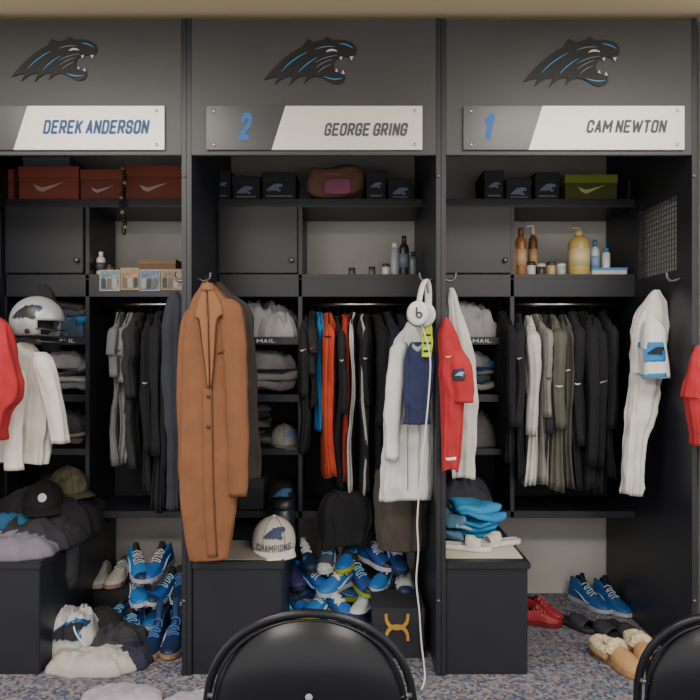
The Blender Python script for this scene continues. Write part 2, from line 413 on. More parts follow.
mid=[(302,455,'#1f2026',10,.32,None,None,(352,'#b8b8b8')),(309,415,'#222329',8,.25,None,None,(350,'#b03030')),(317,428,'#2378b8',11,.0,None,None,None),(327,486,'#c04a2e',15,.0,None,None,(338,'#1c1c20')),(337,488,'#1f2025',7,.35,None,None,(362,'#b8b8b8')),
     (345,488,'#b03c2e',9,.0,None,None,None),(353,500,'#202126',9,.0,None,'#c6c6c6',None),(361,500,'#26272d',8,.0,None,'#b0b0b0',None),(369,490,'#1b1c21',10,.42,None,None,(360,'#b8b8b8')),(379,480,'#18191e',11,.5,None,None,None),(391,470,'#20243a',11,.45,None,None,None),(403,470,'#1c1d22',11,.5,None,None,None)]
rgt=[(511,470,'#191a1f',9,.5,(352,'#b8b8b8')),(520,472,'#17181d',10,.5,None),(529,478,'#1f2026',9,.55,(360,'#a8a8a8')),(540,496,'#cccac4',12,.6,None),(548,496,'#85837f',8,.5,(380,'#3a3a3e')),(555,480,'#28292e',7,.5,None),(564,498,'#5c5c53',15,.42,(388,'#d8d8d8')),(575,494,'#504f4b',13,.0,(372,'#d8d8d8')),(587,500,'#1c1d22',14,.6,(386,'#d8d8d8')),(598,500,'#18191e',11,.6,None),(608,495,'#1e1f26',12,.6,(384,'#a8a8a8')),(619,485,'#1b1c21',10,.5,None)]
lft=[(107,463,'#706e73',9,.25,None),(116,467,'#7c7a7e',12,.25,(352,'#3a3a3e')),(126,478,'#2c2d31',10,.4,None),(136,500,'#18191e',12,.6,(385,'#b0b0b0')),(148,512,'#1d1e24',12,.6,None),(159,515,'#17181d',11,.6,(372,'#b0b0b0')),(170,515,'#282931',12,.6,None),(181,505,'#191a1f',11,.5,None)]
for k,(px,bt,c,w,sl,s2,st,mk_) in enumerate(mid):
    kind='athletic_shirt' if k<8 else 'jacket'
    cn={'#2378b8':'bright blue','#c04a2e':'orange','#b03c2e':'red orange','#20243a':'dark navy'}.get(c,'black'+(' white-striped' if st else ''))
    rodg(kind,cn+' garment on a hanger on the chrome rod',px,bt,c,w,sl,s2,k+1,stripe=st,group=G,mark=mk_,turn=3)
for k,(px,bt,c,w,sl,mk_) in enumerate(rgt):
    cn={'#cccac4':'white','#85837f':'grey','#5c5c53':'olive grey','#504f4b':'charcoal grey'}.get(c,'black')
    rodg('shirt' if cn!='black' else 'jacket',cn+' garment hanging edge-on from the rod',px,bt,c,w,sl,None,k+20,group=G,mark=mk_,turn=-5)
for k,(px,bt,c,w,sl,mk_) in enumerate(lft):
    cn={'#706e73':'grey','#7c7a7e':'light grey','#2c2d31':'charcoal','#282931':'dark navy'}.get(c,'black')
    rodg('shirt' if k<3 else 'jacket',cn+' garment hanging edge-on from the rod',px,bt,c,w,sl,None,k+40,group=G,mark=mk_,turn=5)
SW=[(0,.5),(.12,.2),(.3,.08),(.6,.3),(1,.62),(.55,.42),(.3,.32),(.15,.4)]
def swoosh(x0,z0,w,y,col,name='swoosh_mark'):
    return extr(name,[(x0+a*w,z0+b*w*.6) for a,b in SW],y-.003,y+.006,M(col,.6))
def fg(kind,label,y,rows,col,rip=.1,k=5,seed=0,cat='clothing',mat=None,mifn=None,nz=.008,hem=0,pw=.85):
    ztop=Z(rows[0][0],y); xc=X((rows[0][1]+rows[0][2])/2,y)
    R=root(kind,label,cat,(xc,y,ztop))
    pr=[(Z(r[0],y),X((r[1]+r[2])/2,y),y,(X(r[2],y)-X(r[1],y))/2,r[3]) for r in rows]
    attach(drape('garment_body',pr,mat or C(col),rip,k,seed,84,44,mifn=mifn,nz=nz,hem=hem,pw=pw),R)
    return R
# tan blazer
yb=-.06
BR='#764d33'
R=fg('blazer','long tan brown blazer hanging from a hook on the locker post',yb,
  [(283,203,211,.012),(290,198,219,.022),(300,192,229,.03),(316,188,236,.034),(350,184,239,.036),(400,182,240,.036),(450,181,238,.038),(500,181,236,.04),(545,187,231,.042),(558,189,229,.04)],BR,rip=.035,k=5,seed=3,nz=.008,hem=.004,pw=.6)
cl=C(BR,.1)
attach(drape('sleeve',[(Z(299,yb),X(226,yb),yb-.01,.02,.016),(Z(309,yb),X(232,yb),yb-.026,.044,.026),(Z(345,yb),X(236.5,yb),yb-.03,.046,.03),(Z(400,yb),X(239,yb),yb-.032,.040,.027),(Z(450,yb),X(240,yb),yb-.03,.037,.026),(Z(494,yb),X(239.5,yb),yb-.03,.034,.024)],cl,.05,3,2,32,30,nz=.007,pw=.7),R)
attach(drape('sleeve',[(Z(306,yb),X(197,yb),yb+.0,.02,.02),(Z(325,yb),X(190,yb),yb+.02,.04,.03),(Z(400,yb),X(186,yb),yb+.02,.035,.03),(Z(480,yb),X(185,yb),yb+.02,.03,.03)],cl,.06,3,5,32,26,nz=.006),R)
yf=yb-.036
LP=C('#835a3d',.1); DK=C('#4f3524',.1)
strip('front_edge',R,[(203,388),(203,440),(204,500),(208,556)],[(212,388),(213,440),(214,500),(217,556)],yf,cl,.007,4,8)
strip('edge_seam',R,[(212,388),(213,440),(214,500),(217,556)],[(213,388),(214,440),(215.2,500),(218.4,556)],yf,DK,.004,2,8)
strip('lapel',R,[(204,287),(199,298),(195,316),(199.5,321),(203,350),(208.5,388)],[(206,287),(207,298),(208,316),(208.5,322),(209,350),(209.5,388)],yf,LP,.010)
strip('lapel',R,[(207,287),(208,298),(209,316),(209.5,324),(210,350),(211,388)],[(211,287),(218.5,298),(223.5,314),(217.5,321),(215,350),(212,388)],yf,LP,.012)
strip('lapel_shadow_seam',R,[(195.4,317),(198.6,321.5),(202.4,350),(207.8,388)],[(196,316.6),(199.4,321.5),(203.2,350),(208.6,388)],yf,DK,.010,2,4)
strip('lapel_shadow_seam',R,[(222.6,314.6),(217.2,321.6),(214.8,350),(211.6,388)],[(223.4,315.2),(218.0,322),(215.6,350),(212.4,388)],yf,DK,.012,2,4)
strip('collar',R,[(202,285),(203.5,283),(208,282),(212,284)],[(201,290),(204,291),(209,291),(214,290)],yf,LP,.010,3,4)
strip('breast_pocket',R,[(218,352),(225,350)],[(218,354.5),(225,352.5)],yf,DK,.005,3,3)
T=bvh(R.children)
for py in (396,426):
    o=lathe('button',[(.001,-.005),(.007,-.005),(.008,0),(.001,0)],(0,0,0),M('#3a2415',.4)); attach(o,R,False); o.rotation_euler=(pi/2,0,0)
    xx=X(209.5,yf); zz=Z(py,yf); o.location=(xx-R.location.x,(hit(T,xx,zz) or yf)-.002-R.location.y,zz-R.location.z)
attach(tube('hanger_hook',spl([(X(207,yb),yb,Z(285,yb)),(X(207,yb),yb,Z(280,yb)),(X(203,yb),yb+.03,Z(276,yb)),(X(199,yb),.1,1.61)],4),.004,HG,6),R)
fg('overcoat','charcoal overcoat hanging behind the tan blazer',.16,[(282,215,222,.02),(295,208,236,.04),(312,204,250,.05),(360,204,253,.05),(430,206,258,.05),(478,208,257,.05)],'#35302c',seed=7,k=6,rip=.1,nz=.012)
fg('suit_jacket','dark slate suit jacket hanging beside the locker post',.1,[(292,172,178,.02),(304,168,184,.03),(325,165,186,.045),(380,164,186,.05),(450,167,185,.05),(508,169,185,.05)],'#292c37',seed=8,k=5,nz=.012)
WB=M('#d2d4d5',.45,0,.05,10,.3,.88)
R=fg('windbreaker','sheer white windbreaker hanging against the locker post',.12,
  [(322,408,414,.02),(334,400,424,.03),(350,394,430,.045),(400,388,431,.05),(450,385,431,.05),(499,382,429,.05)],'#d9dad8',rip=.13,k=8,seed=4,mat=WB,nz=.016,hem=.006,pw=.7)
attach(drape('sleeve',[(Z(342,.06),X(400,.06),.06,.02,.02),(Z(356,.06),X(397,.06),.055,.036,.028),(Z(400,.06),X(393,.06),.055,.03,.024),(Z(460,.06),X(391,.06),.055,.026,.022)],WB,.12,4,3,28,20,nz=.012),R)
strip('zipper',R,[(408,426),(408,460),(408,492)],[(409,426),(409,460),(409,492)],.04,M('#70757a',.5),.004,2,4)
R=fg('jersey_shirt','navy practice shirt hanging over a white windbreaker',.0,[(342,414,422,.015),(350,408,430,.022),(362,405,432,.028),(390,406,430,.028),(424,404,429,.028)],'#20284a',seed=9,k=5,rip=.1,nz=.012)
strip('collar',R,[(413,343),(418,347),(423,343)],[(412,347),(418,352),(424,347)],-.03,M('#8d93a4',.8),.005,2,4)
R=fg('mesh_vest','neon yellow mesh vest strap hanging beside headphones',-.03,[(318,425,429,.01),(328,423,432,.012),(345,423,432,.012),(357,424,431,.012)],'#b7cf2a',seed=2,k=3)
for py in (334,342,350): attach(box('vest_band',X(423.5,-.045),X(431,-.045),-.048,-.038,Z(py+2,-.045),Z(py,-.045),M('#15161a',.8),.001),R)
fg('trousers','taupe trousers hanging below the windbreaker',.32,[(470,378,428,.04),(500,376,428,.045),(525,376,426,.045),(549,378,424,.04)],'#48423c',seed=6,k=7,rip=.14,nz=.014)
R=root('sweatpants','black sweatpants draped over the lower shelf edge','clothing',(X(347,.5),.52,.53))
attach(drape('garment_body',[(Z(490,.48),X(345,.48),.5,.05,.03),(Z(497,.48),X(346,.48),.49,.1,.05),(Z(512,.48),X(347,.48),.48,.13,.05),(Z(546,.48),X(345,.48),.48,.11,.04)],C('#1b1c20'),.14,7,4,nz=.018,hem=.015),R)
fg('white_undershirt','white long undershirt hanging behind a red jersey',.1,[(288,447,452,.01),(300,446,458,.02),(330,447,468,.03),(380,448,474,.035),(430,450,475,.035),(478,452,473,.035)],'#c4c2be',seed=5,k=6,rip=.13,nz=.014,hem=.006)
yr=-.06
RED='#a0242b'
R=fg('football_jersey','red practice jersey with dark emblem on a post hook',yr,[(318,443,449,.012),(330,440,455,.024),(350,439,461,.034),(372,439,463,.036),(410,441,463,.036),(450,442,461,.036),(470,443,457,.034)],RED,seed=11,k=5,rip=.08,nz=.011,hem=.008,pw=.7)
attach(drape('sleeve',[(Z(350,yr),X(457,yr),yr-.01,.02,.016),(Z(362,yr),X(459,yr),yr-.025,.036,.026),(Z(385,yr),X(462,yr),yr-.03,.037,.03),(Z(402,yr),X(463,yr),yr-.03,.036,.027)],C(RED),.06,4,5,28,14,nz=.007),R)
strip('sleeve_patch',R,[(454,369),(453,375),(454,381)],[(464,368),(465,375),(465,380)],yr-.06,M('#2a2f3c',.8),.004,5,3)
ex,ez,ek=X(454.6,yr-.06),Z(371.5,yr-.06),.036/90
onpoly('sleeve_emblem',R,[(ex+a*ek,ez-b*ek) for a,b in SIL],M('#8aa0b8',.7),.006)
wx,wz=X(446,yr-.05),Z(358,yr-.05)
onpoly('swoosh_mark',R,[(wx+a*.026,wz+b*.016) for a,b in SW],M('#dddddd',.7),.005)
strip('hem_tag',R,[(446,458),(456,457)],[(446,461),(456,460)],yr-.035,M('#dddddd',.8),.004,2,3)
yw=.22
R=fg('white_jersey','white jersey with blue sleeve cuff hanging on the post',yw,[(290,654,660,.015),(302,645,665,.03),(320,636,667,.04),(360,632,664,.04),(400,629,656,.04),(450,625,645,.04),(494,624,639,.04)],'#cfcdc9',seed=13,k=6,rip=.1,nz=.014,hem=.006,pw=.7)
attach(drape('sleeve',[(Z(318,.14),X(655,.14),.17,.02,.02),(Z(330,.14),X(655,.14),.15,.045,.035),(Z(355,.14),X(655,.14),.14,.052,.038),(Z(378,.14),X(656,.14),.14,.058,.042)],C('#d4d2ce'),.06,5,4,28,16,nz=.008),R)
strip('sleeve_panel',R,[(648,342),(646,352),(646,362)],[(665,342),(667,352),(667,361)],.09,M('#2878b4',.8),.004,6,4)
ex,ez,ek=X(649,.09),Z(346.5,.09),.066/90
onpoly('sleeve_emblem',R,[(ex+a*ek,ez-b*ek) for a,b in SIL],M('#12151e',.7),.007)
strip('cuff_band',R,[(644.5,374),(644.5,378)],[(668,373),(668,377)],.09,M('#2878b4',.8),.004,8,4)
fg('football_jersey','bright red jersey hanging at the outer post',-.04,[(345,701,706,.015),(352,692,714,.03),(370,688,720,.05),(395,684,722,.05),(402,688,722,.05),(445,692,722,.05)],'#ac272f',seed=15,k=5,rip=.1,nz=.013)
fg('football_jersey','red jersey hanging on the outer side post',-.02,[(316,-8,-2,.015),(325,-18,8,.04),(350,-24,16,.06),(380,-26,22,.06),(398,-26,21,.06),(412,-24,10,.06),(440,-24,4,.05)],'#a0242b',seed=17,k=5,rip=.1,nz=.013)
R=fg('long_sleeve_shirt','white long sleeve shirt hanging on the side wall',.16,[(342,20,28,.02),(352,8,40,.035),(372,3,48,.045),(400,0,52,.05),(440,-4,50,.05),(462,-2,46,.05)],'#c8c3bb',seed=18,k=8,rip=.14,nz=.016,hem=.008,pw=.7)
attach(drape('sleeve',[(Z(352,.1),X(38,.1),.12,.02,.02),(Z(362,.1),X(44,.1),.10,.04,.034),(Z(395,.1),X(52,.1),.10,.038,.03),(Z(443,.1),X(62,.1),.10,.034,.026)],C('#ccc7bf'),.1,4,6,28,20,nz=.01),R)
attach(drape('sleeve',[(Z(370,.0),X(8,.0),.07,.02,.02),(Z(390,.0),X(9,.0),.05,.04,.03),(Z(430,.0),X(7,.0),.05,.034,.026),(Z(472,.0),X(9,.0),.05,.03,.026)],C('#ccc7bf'),.1,4,7,28,20,nz=.01),R)
fg('black_vest','black garment hanging on the side wall behind white shirt',.34,[(285,40,46,.02),(296,38,54,.03),(330,40,58,.04),(352,45,58,.04)],'#1b1c21',seed=19,k=4)
# ---------------------------------------------------------------- folded clothes
def folded(kind,label,x,y,z,w,d,h,n,cols,seed,group=None):
    random.seed(seed); V=[];F=[];mi=[]; hh=h/n
    for i in range(n):
        jx=random.uniform(-.018,.018); jw=random.uniform(.78,1.0)
        v,f=supv((x+jx,y+random.uniform(-.015,.01),z+hh*(i+.5)),(w*jw,d*jw,hh*1.2),.55,.3,40,12,.030,seed+i,11)
        o=len(V); V+=v; F+=[tuple(q+o for q in g) for g in f]; mi+=[i%len(cols)]*len(f)
    zmin=min(v.z for v in V)
    V=[Vector((v.x,v.y,v.z+z+.0005-zmin)) for v in V]
    o=mk(kind,V,F,[C(c) for c in cols],True,mi); tag(o,label,'clothing',group); return o
def heap(kind,label,x,y,z,w,d,h,col,seed=0,amp=.5,cat='clothing',fr=9,mat=None,pw=3.2,cols=None):
    n=90; rings=[]
    R=26
    def nn(j,s):
        a=2*pi*j/n; return .22*noise.noise(Vector((math.cos(a)*1.8,math.sin(a)*1.8,s)))+.05*noise.noise(Vector((math.cos(a)*6,math.sin(a)*6,s)))
    base=[(x+w/2*(1+nn(j,seed))*spw(math.cos(2*pi*j/n),.75), y+d/2*(1+nn(j,seed+5))*spw(math.sin(2*pi*j/n),.75)) for j in range(n)]
    rings.append([(a,b,z) for a,b in base])
    for i in range(R+1):
        r=1-i/(R+.3); ring=[]
        for a,b in base:
            xx=x+(a-x)*r; yy=y+(b-y)*r
            wp=noise.noise_vector(Vector((xx*5,yy*5,seed)))*1.1
            q=Vector((xx*fr,yy*fr*.55,seed*7.3))+wp
            big=.5+.5*noise.noise(Vector((xx*5,yy*5,seed*3.)))
            f=.45*big+.35*(1-abs(noise.noise(q))*2)+.2*(1-abs(noise.noise(q*2.3))*2)
            hz=h*(1-r**pw)**.6*(1-amp+amp*1.2*f)+.008
            ring.append((xx,yy,z+hz))
        rings.append(ring)
    def mf(t,s):
        if not cols: return 0
        v=noise.noise(Vector((math.cos(2*pi*s)*1.6,math.sin(2*pi*s)*1.6,t*2.2+seed)))
        return 0 if v<.08 else (1 if v<.3 or len(cols)<2 else 2)
    mats=[mat or C(col)]+[C(c) for c in (cols or [])]
    o=loft(kind,rings,mats,mifn=mf if cols else None); tag(o,label,cat); return o
G2='folded clothes in the cubbies'
xo=[COL[i][0]+.195 for i in range(3)]
folded('folded_shirt','stack of black and blue folded shirts on cubby shelf',xo[0]+.02,.72,1.365,.34,.26,.16,4,['#2a2b31','#1c5c96','#3c3c42'],1,G2)
heap('t_shirt','blue grey shirt crumpled on cubby shelf',xo[0]+.09,.64,1.365,.17,.16,.13,'#34465c',71,.5,fr=18)
folded('folded_shirt','grey and white folded shirts on cubby shelf',xo[0]+.02,.72,1.09,.34,.26,.13,4,['#77757a','#9c9994','#4a494d'],2,G2)
heap('t_shirt','crumpled grey shirt on top of folded shirts',xo[0]+.03,.70,1.215,.28,.24,.09,'#85838a',72,.5,fr=18)
folded('folded_shirt','dark folded shirts low in cubby',xo[0]+.02,.72,.83,.34,.26,.09,3,['#5b5650','#7f7b74','#33333a'],3,G2)
heap('t_shirt','crumpled dark shirt on folded shirts',xo[0]+.04,.70,.915,.28,.24,.10,'#403f44',73,.5,fr=18)
heap('towel','crumpled light grey towel filling a cubby',xo[1]+.0,.72,1.365,.38,.3,.19,'#8f8d94',4,.55,fr=18)
heap('towel','second crumpled grey towel in the same cubby',xo[1]+.09,.61,1.365,.2,.13,.12,'#9b999c',14,.5,fr=20)
folded('folded_shirt','grey folded shirts in cubby',xo[1],.72,1.09,.35,.27,.12,3,['#7a787a','#8d8b8a','#3e3d40'],5,G2)
heap('t_shirt','crumpled grey shirt on folded stack',xo[1]+.02,.68,1.21,.30,.24,.10,'#74727a',74,.5,fr=18)
folded('folded_shirt','charcoal folded shirts in cubby',xo[1]-.06,.74,.83,.22,.25,.18,5,['#4b4a4c','#2b2b30'],6,G2)
heap('towel','crumpled white and grey towel in cubby',xo[2]-.02,.72,1.365,.36,.3,.20,'#98979b',7,.55,fr=18)
folded('folded_shirt','grey and blue folded shirts in cubby',xo[2]-.02,.72,1.09,.35,.27,.13,4,['#8a8888','#3d4a5e','#757579','#2a5a8a'],8,G2)
heap('t_shirt','crumpled grey shirt on folded stack',xo[2]-.02,.68,1.22,.28,.24,.09,'#77757c',75,.5,fr=18)
heap('towel','grey crumpled shirt in low cubby',xo[2]-.02,.72,.83,.36,.28,.18,'#5a585c',9,.55,fr=18)
heap('hooded_sweatshirt','dark crumpled sweatshirt in lowest cubby',xo[2]-.03,.72,.53,.34,.28,.15,'#363840',10)
heap('hooded_sweatshirt','dark crumpled sweatshirt in lowest cubby',xo[0],.72,.53,.34,.28,.17,'#2b2b31',11)
# ---------------------------------------------------------------- boxes
def sbox(kind,label,x0,x1,y0,y1,z,h,col,lid,mark=None,rot=0,group=None,cat='box'):
    R=root(kind,label,cat,((x0+x1)/2,(y0+y1)/2,z),group=group)
    attach(box('box_base',x0+.003,x1-.003,y0+.003,y1-.003,z+.001,z+h-.004,M(col,.7),.002),R)
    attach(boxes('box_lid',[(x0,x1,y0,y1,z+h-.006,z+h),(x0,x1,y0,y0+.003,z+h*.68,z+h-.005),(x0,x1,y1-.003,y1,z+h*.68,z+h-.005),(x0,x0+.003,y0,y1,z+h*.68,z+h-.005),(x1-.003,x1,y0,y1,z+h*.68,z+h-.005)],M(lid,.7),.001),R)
    if mark:
        w=x1-x0
        attach(swoosh(x0+w*.25,z+h*.2,w*.5,y0+.001,mark),R)
    return R
SH=2.03
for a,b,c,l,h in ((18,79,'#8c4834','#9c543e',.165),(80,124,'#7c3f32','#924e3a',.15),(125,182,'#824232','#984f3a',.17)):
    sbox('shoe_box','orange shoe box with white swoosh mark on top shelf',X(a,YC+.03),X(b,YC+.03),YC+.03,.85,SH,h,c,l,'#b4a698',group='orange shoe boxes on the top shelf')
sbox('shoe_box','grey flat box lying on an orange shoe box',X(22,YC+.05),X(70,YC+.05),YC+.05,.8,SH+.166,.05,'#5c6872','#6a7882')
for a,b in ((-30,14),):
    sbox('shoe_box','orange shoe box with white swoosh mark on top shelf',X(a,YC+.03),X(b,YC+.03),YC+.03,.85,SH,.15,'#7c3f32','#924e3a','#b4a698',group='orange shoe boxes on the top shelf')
R=root('toiletry_bag','maroon and pink zip bag on the top shelf','bag',(X(335,.62),.66,SH))
V,F=supv((X(335,.6),.66,SH+.075),(X(362,.6)-X(308,.6),.2,.15),.45,.35,40,18,.024,5,9); zm=min(v.z for v in V)
attach(mk('bag_body',[Vector((v.x,v.y,v.z-zm+SH+.001)) for v in V],F,C('#7a5a4a')),R)
attach(sup('bag_panel',(X(337,.56),.560,SH+.065),(.13,.02,.08),C('#a06078'),.5,.4,.01,3),R)
attach(tube('bag_zipper',[(X(312,.56),.572,SH+.12),(X(335,.56),.558,SH+.125),(X(358,.56),.572,SH+.12)],.004,M('#8a7a60',.5),6),R)
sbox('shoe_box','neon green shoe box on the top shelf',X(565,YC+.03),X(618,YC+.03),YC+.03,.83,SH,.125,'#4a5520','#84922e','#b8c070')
for a,b,h in ((214,231,.15),(232,260,.12),(262,296,.14),(366,386,.15),(388,412,.11),(484,504,.15),(506,532,.11),(535,560,.14),(628,655,.10)):
    R=sbox('cap_box','dark carton with small emblem on the top shelf',X(a,YC+.05),X(b,YC+.05),YC+.05,.82,SH,h,'#262830','#31333b',group='dark cartons on the top shelf')
    minimark(R,X(a,YC+.05)+.02,SH+h*.62,min(.08,X(b,YC+.05)-X(a,YC+.05)-.04),YC+.051,'#7484a0')
    attach(box('printed_line',X(a,YC+.05)+.02,X(b,YC+.05)-.02,YC+.049,YC+.052,SH+h*.15,SH+h*.2,M('#7a8088',.7),0),R)
G3='snapshots taped to the shelf fascia'
cols=[('#b8b2a6','#5a6a58'),('#b09878','#7a4a3a'),('#a8acb0','#3a4c6a'),('#a09078','#604838')]
for k,(a,b) in enumerate(((100,120),(121,139),(140,160),(161,184))):
    y=YC-.004; z0,z1=Z(291-k%2,YC),Z(270-(k==1)*2,YC)
    R=root('photo_print','glossy colour snapshot with white border on shelf edge','photo',(X((a+b)/2,YC),y,z0),group=G3)
    attach(box('print_border',X(a,YC),X(b,YC),y-.001,y+.003,z0,z1,M(cols[k][0],.3),0),R)
    attach(box('printed_picture',X(a+.6,YC),X(b-.6,YC),y-.0015,y,z0+.003,z1-.003,M(['#6f7f86','#95785c','#5d6f8a','#7f7056'][k],.4,0,.6,38),0),R)
    for q in range(3):
        xx=X(a+4+q*5.5,YC); attach(sup('printed_figure',(xx,y-.0015,z0+.035),(.022,.002,.05),M(['#2c3442','#6a5a4c','#a09a92'][(q+k)%3],.5)),R)
CS=1.668
R=root('wooden_crate','shallow wooden tray holding items on cabinet shelf','crate',(X(150,.6),.66,CS))
xa,xb=X(118,.58),X(184,.58)
attach(boxes('crate_slats',[(xa,xb,.58,.59,CS,CS+.03),(xa,xb,.78,.79,CS,CS+.03),(xa,xa+.01,.58,.79,CS,CS+.03),(xb-.01,xb,.58,.79,CS,CS+.03),(xa,xb,.58,.79,CS,CS+.006)],M('#a9794a',.6,0,.2,20),.002),R)
sbox('cardboard_box','small brown cardboard box on the tray',X(138,.62),X(176,.62),.62,.76,CS+.008,.075,'#6e5844','#7d6650')
R=root('bead_necklace','dark wooden bead necklace hanging from the top shelf','necklace',(X(123,YC-.05),YC-.05,Z(232,YC-.05)))
bd=M('#2b211c',.4)
for k in range(17):
    py=168+k*3.7; xx=X(123+2.2*math.sin(k*.5),YC-.03)
    attach(sup('bead',(xx,YC-.03,Z(py,YC-.03)),(.02,.02,.02),bd if k%4 else M('#a08a70',.5),1,1,nu=10,nv=6),R)
attach(tube('cord',[(X(123,YC-.03),YC-.03,Z(160,YC-.03)),(X(123,YC-.03),YC-.03,Z(200,YC-.03)),(X(123,YC-.03),YC-.03,Z(229,YC-.03))],.002,HG,6),R)
attach(sup('tassel',(X(124,YC-.03),YC-.03,Z(230,YC-.03)),(.02,.02,.05),bd,.8,1),R)
# ---------------------------------------------------------------- bottles
def bottle(kind,label,x,y,z,r,h,col,cap,style='screw',band=None,group=None,rough=.3):
    R=root(kind,label,'bottle',(x,y,z),group=group)
    if style=='jar': pr=[(.001,0),(r*.95,0),(r,.004),(r,h*.72),(r*.9,h*.75),(.001,h*.75)]; cp=[(.001,h*.74),(r*.97,h*.74),(r,h*.78),(r*.98,h),(.001,h)]
    elif style=='spray': pr=[(.001,0),(r*.95,0),(r,.005),(r,h*.8),(r*.6,h*.86),(.001,h*.86)]; cp=[(.001,h*.84),(r*.7,h*.84),(r*.7,h*.98),(r*.5,h),(.001,h)]
    else: pr=[(.001,0),(r*.92,0),(r,.006),(r*1.0,h*.35),(r,h*.68),(r*.8,h*.77),(r*.35,h*.82),(r*.33,h*.86),(.001,h*.86)]; cp=[(.001,h*.83),(r*.42,h*.83),(r*.42,h*.93),(.001,h*.94)]
    if style=='screw': cp=[(.001,h*.82),(r*.5,h*.82),(r*.48,h),(.001,h)]
    attach(lathe('bottle_body',pr,(x,y,z),M(col,rough)),R); attach(lathe('bottle_cap',cp,(x,y,z),M(cap,.4)),R)
    if style=='pump':
        attach(tube('pump_spout',spl([(x,y,z+h*.92),(x,y,z+h*.99),(x-.012,y-.005,z+h*1.0),(x-.038,y-.01,z+h*.975)],4),.005,M(cap,.4),8),R)
    if band: attach(lathe('bottle_label',[(r*1.0,h*.2),(r*1.02,h*.2),(r*1.02,h*.55),(r*1.0,h*.55)],(x,y,z),M(band,.6)),R)
    return R
yq=.62
def bp(kind,label,px,w,top,col,cap,style,band=None,y=yq,base=CS):
    s=sc(y); return bottle(kind,label,X(px,y),y,base,w*s/2,max(.03,(Z(top,y)-base)),col,cap,style,band)
bp('spray_bottle','white spray bottle standing on the cabinet shelf',101,9,252,'#c9c6c0','#e0dedb','screw','#4a4a52')
bp('ointment_jar','small brown jar on the cabinet shelf',110,8,264,'#6d4a34','#1e1e1e','jar')
bp('spray_can','silver grooming spray can on the shelf',395,9,243,'#9a9ea6','#d6d6d6','spray')
bp('lotion_bottle','black squeeze bottle on the cubby shelf',404,10,236,'#2a2c34','#3c3e46','screw','#6d7480')
bp('lotion_bottle','grey bottle on the cubby shelf',413,9,252,'#5d636c','#2a2a2e','screw')
bp('ointment_jar','small white jar on the cubby shelf',386,8,264,'#c9c9c6','#3a3a3e','jar')
bp('ointment_jar','small dark jar on the cubby shelf',352,7,268,'#4a4a4c','#2a2a2e','jar')
bp('ointment_jar','small dark jar on the cubby shelf',372,7,267,'#53535a','#2a2a2e','jar')
bp('shampoo_bottle','tall amber shampoo bottle on the shelf',521,11,228,'#9a6238','#7a4e2c','screw','#b89a78')
bp('shampoo_bottle','clear tall bottle with amber liquid on shelf',512,9,236,'#8e6a50','#c9c0b0','screw')
bp('shampoo_bottle','dark amber bottle with white cap',533,9,226,'#7a4a28','#cfcac0','pump','#c8a070',y=.72)
bp('lotion_pump_bottle','large pale yellow lotion bottle with pump',579,21,228,'#c4a862','#c8ba84','pump','#d0c090')
bp('lotion_bottle','white lotion bottle on the shelf',595,9,240,'#b9bdc0','#4a6a9a','screw','#7a94b4')
bp('lotion_bottle','white lotion bottle with blue cap',606,8,248,'#c4c4c2','#3f74b0','spray')
for k,px in enumerate((531,541,551,561)):
    bp('ointment_jar','small squat cosmetic jar on the shelf',px,9,262+k%2*2,['#c0bdb6','#3a3634','#b29a6a','#a9acb0'][k],['#2a2a2c','#b8b8b8','#3a3a3a','#c8c8c8'][k],'jar')
sbox('wipes_pack','white and blue wipes box lying on the shelf',X(592,.57),X(628,.57),.57,.66,CS,.035,'#bfc2c6','#4d8fc4')
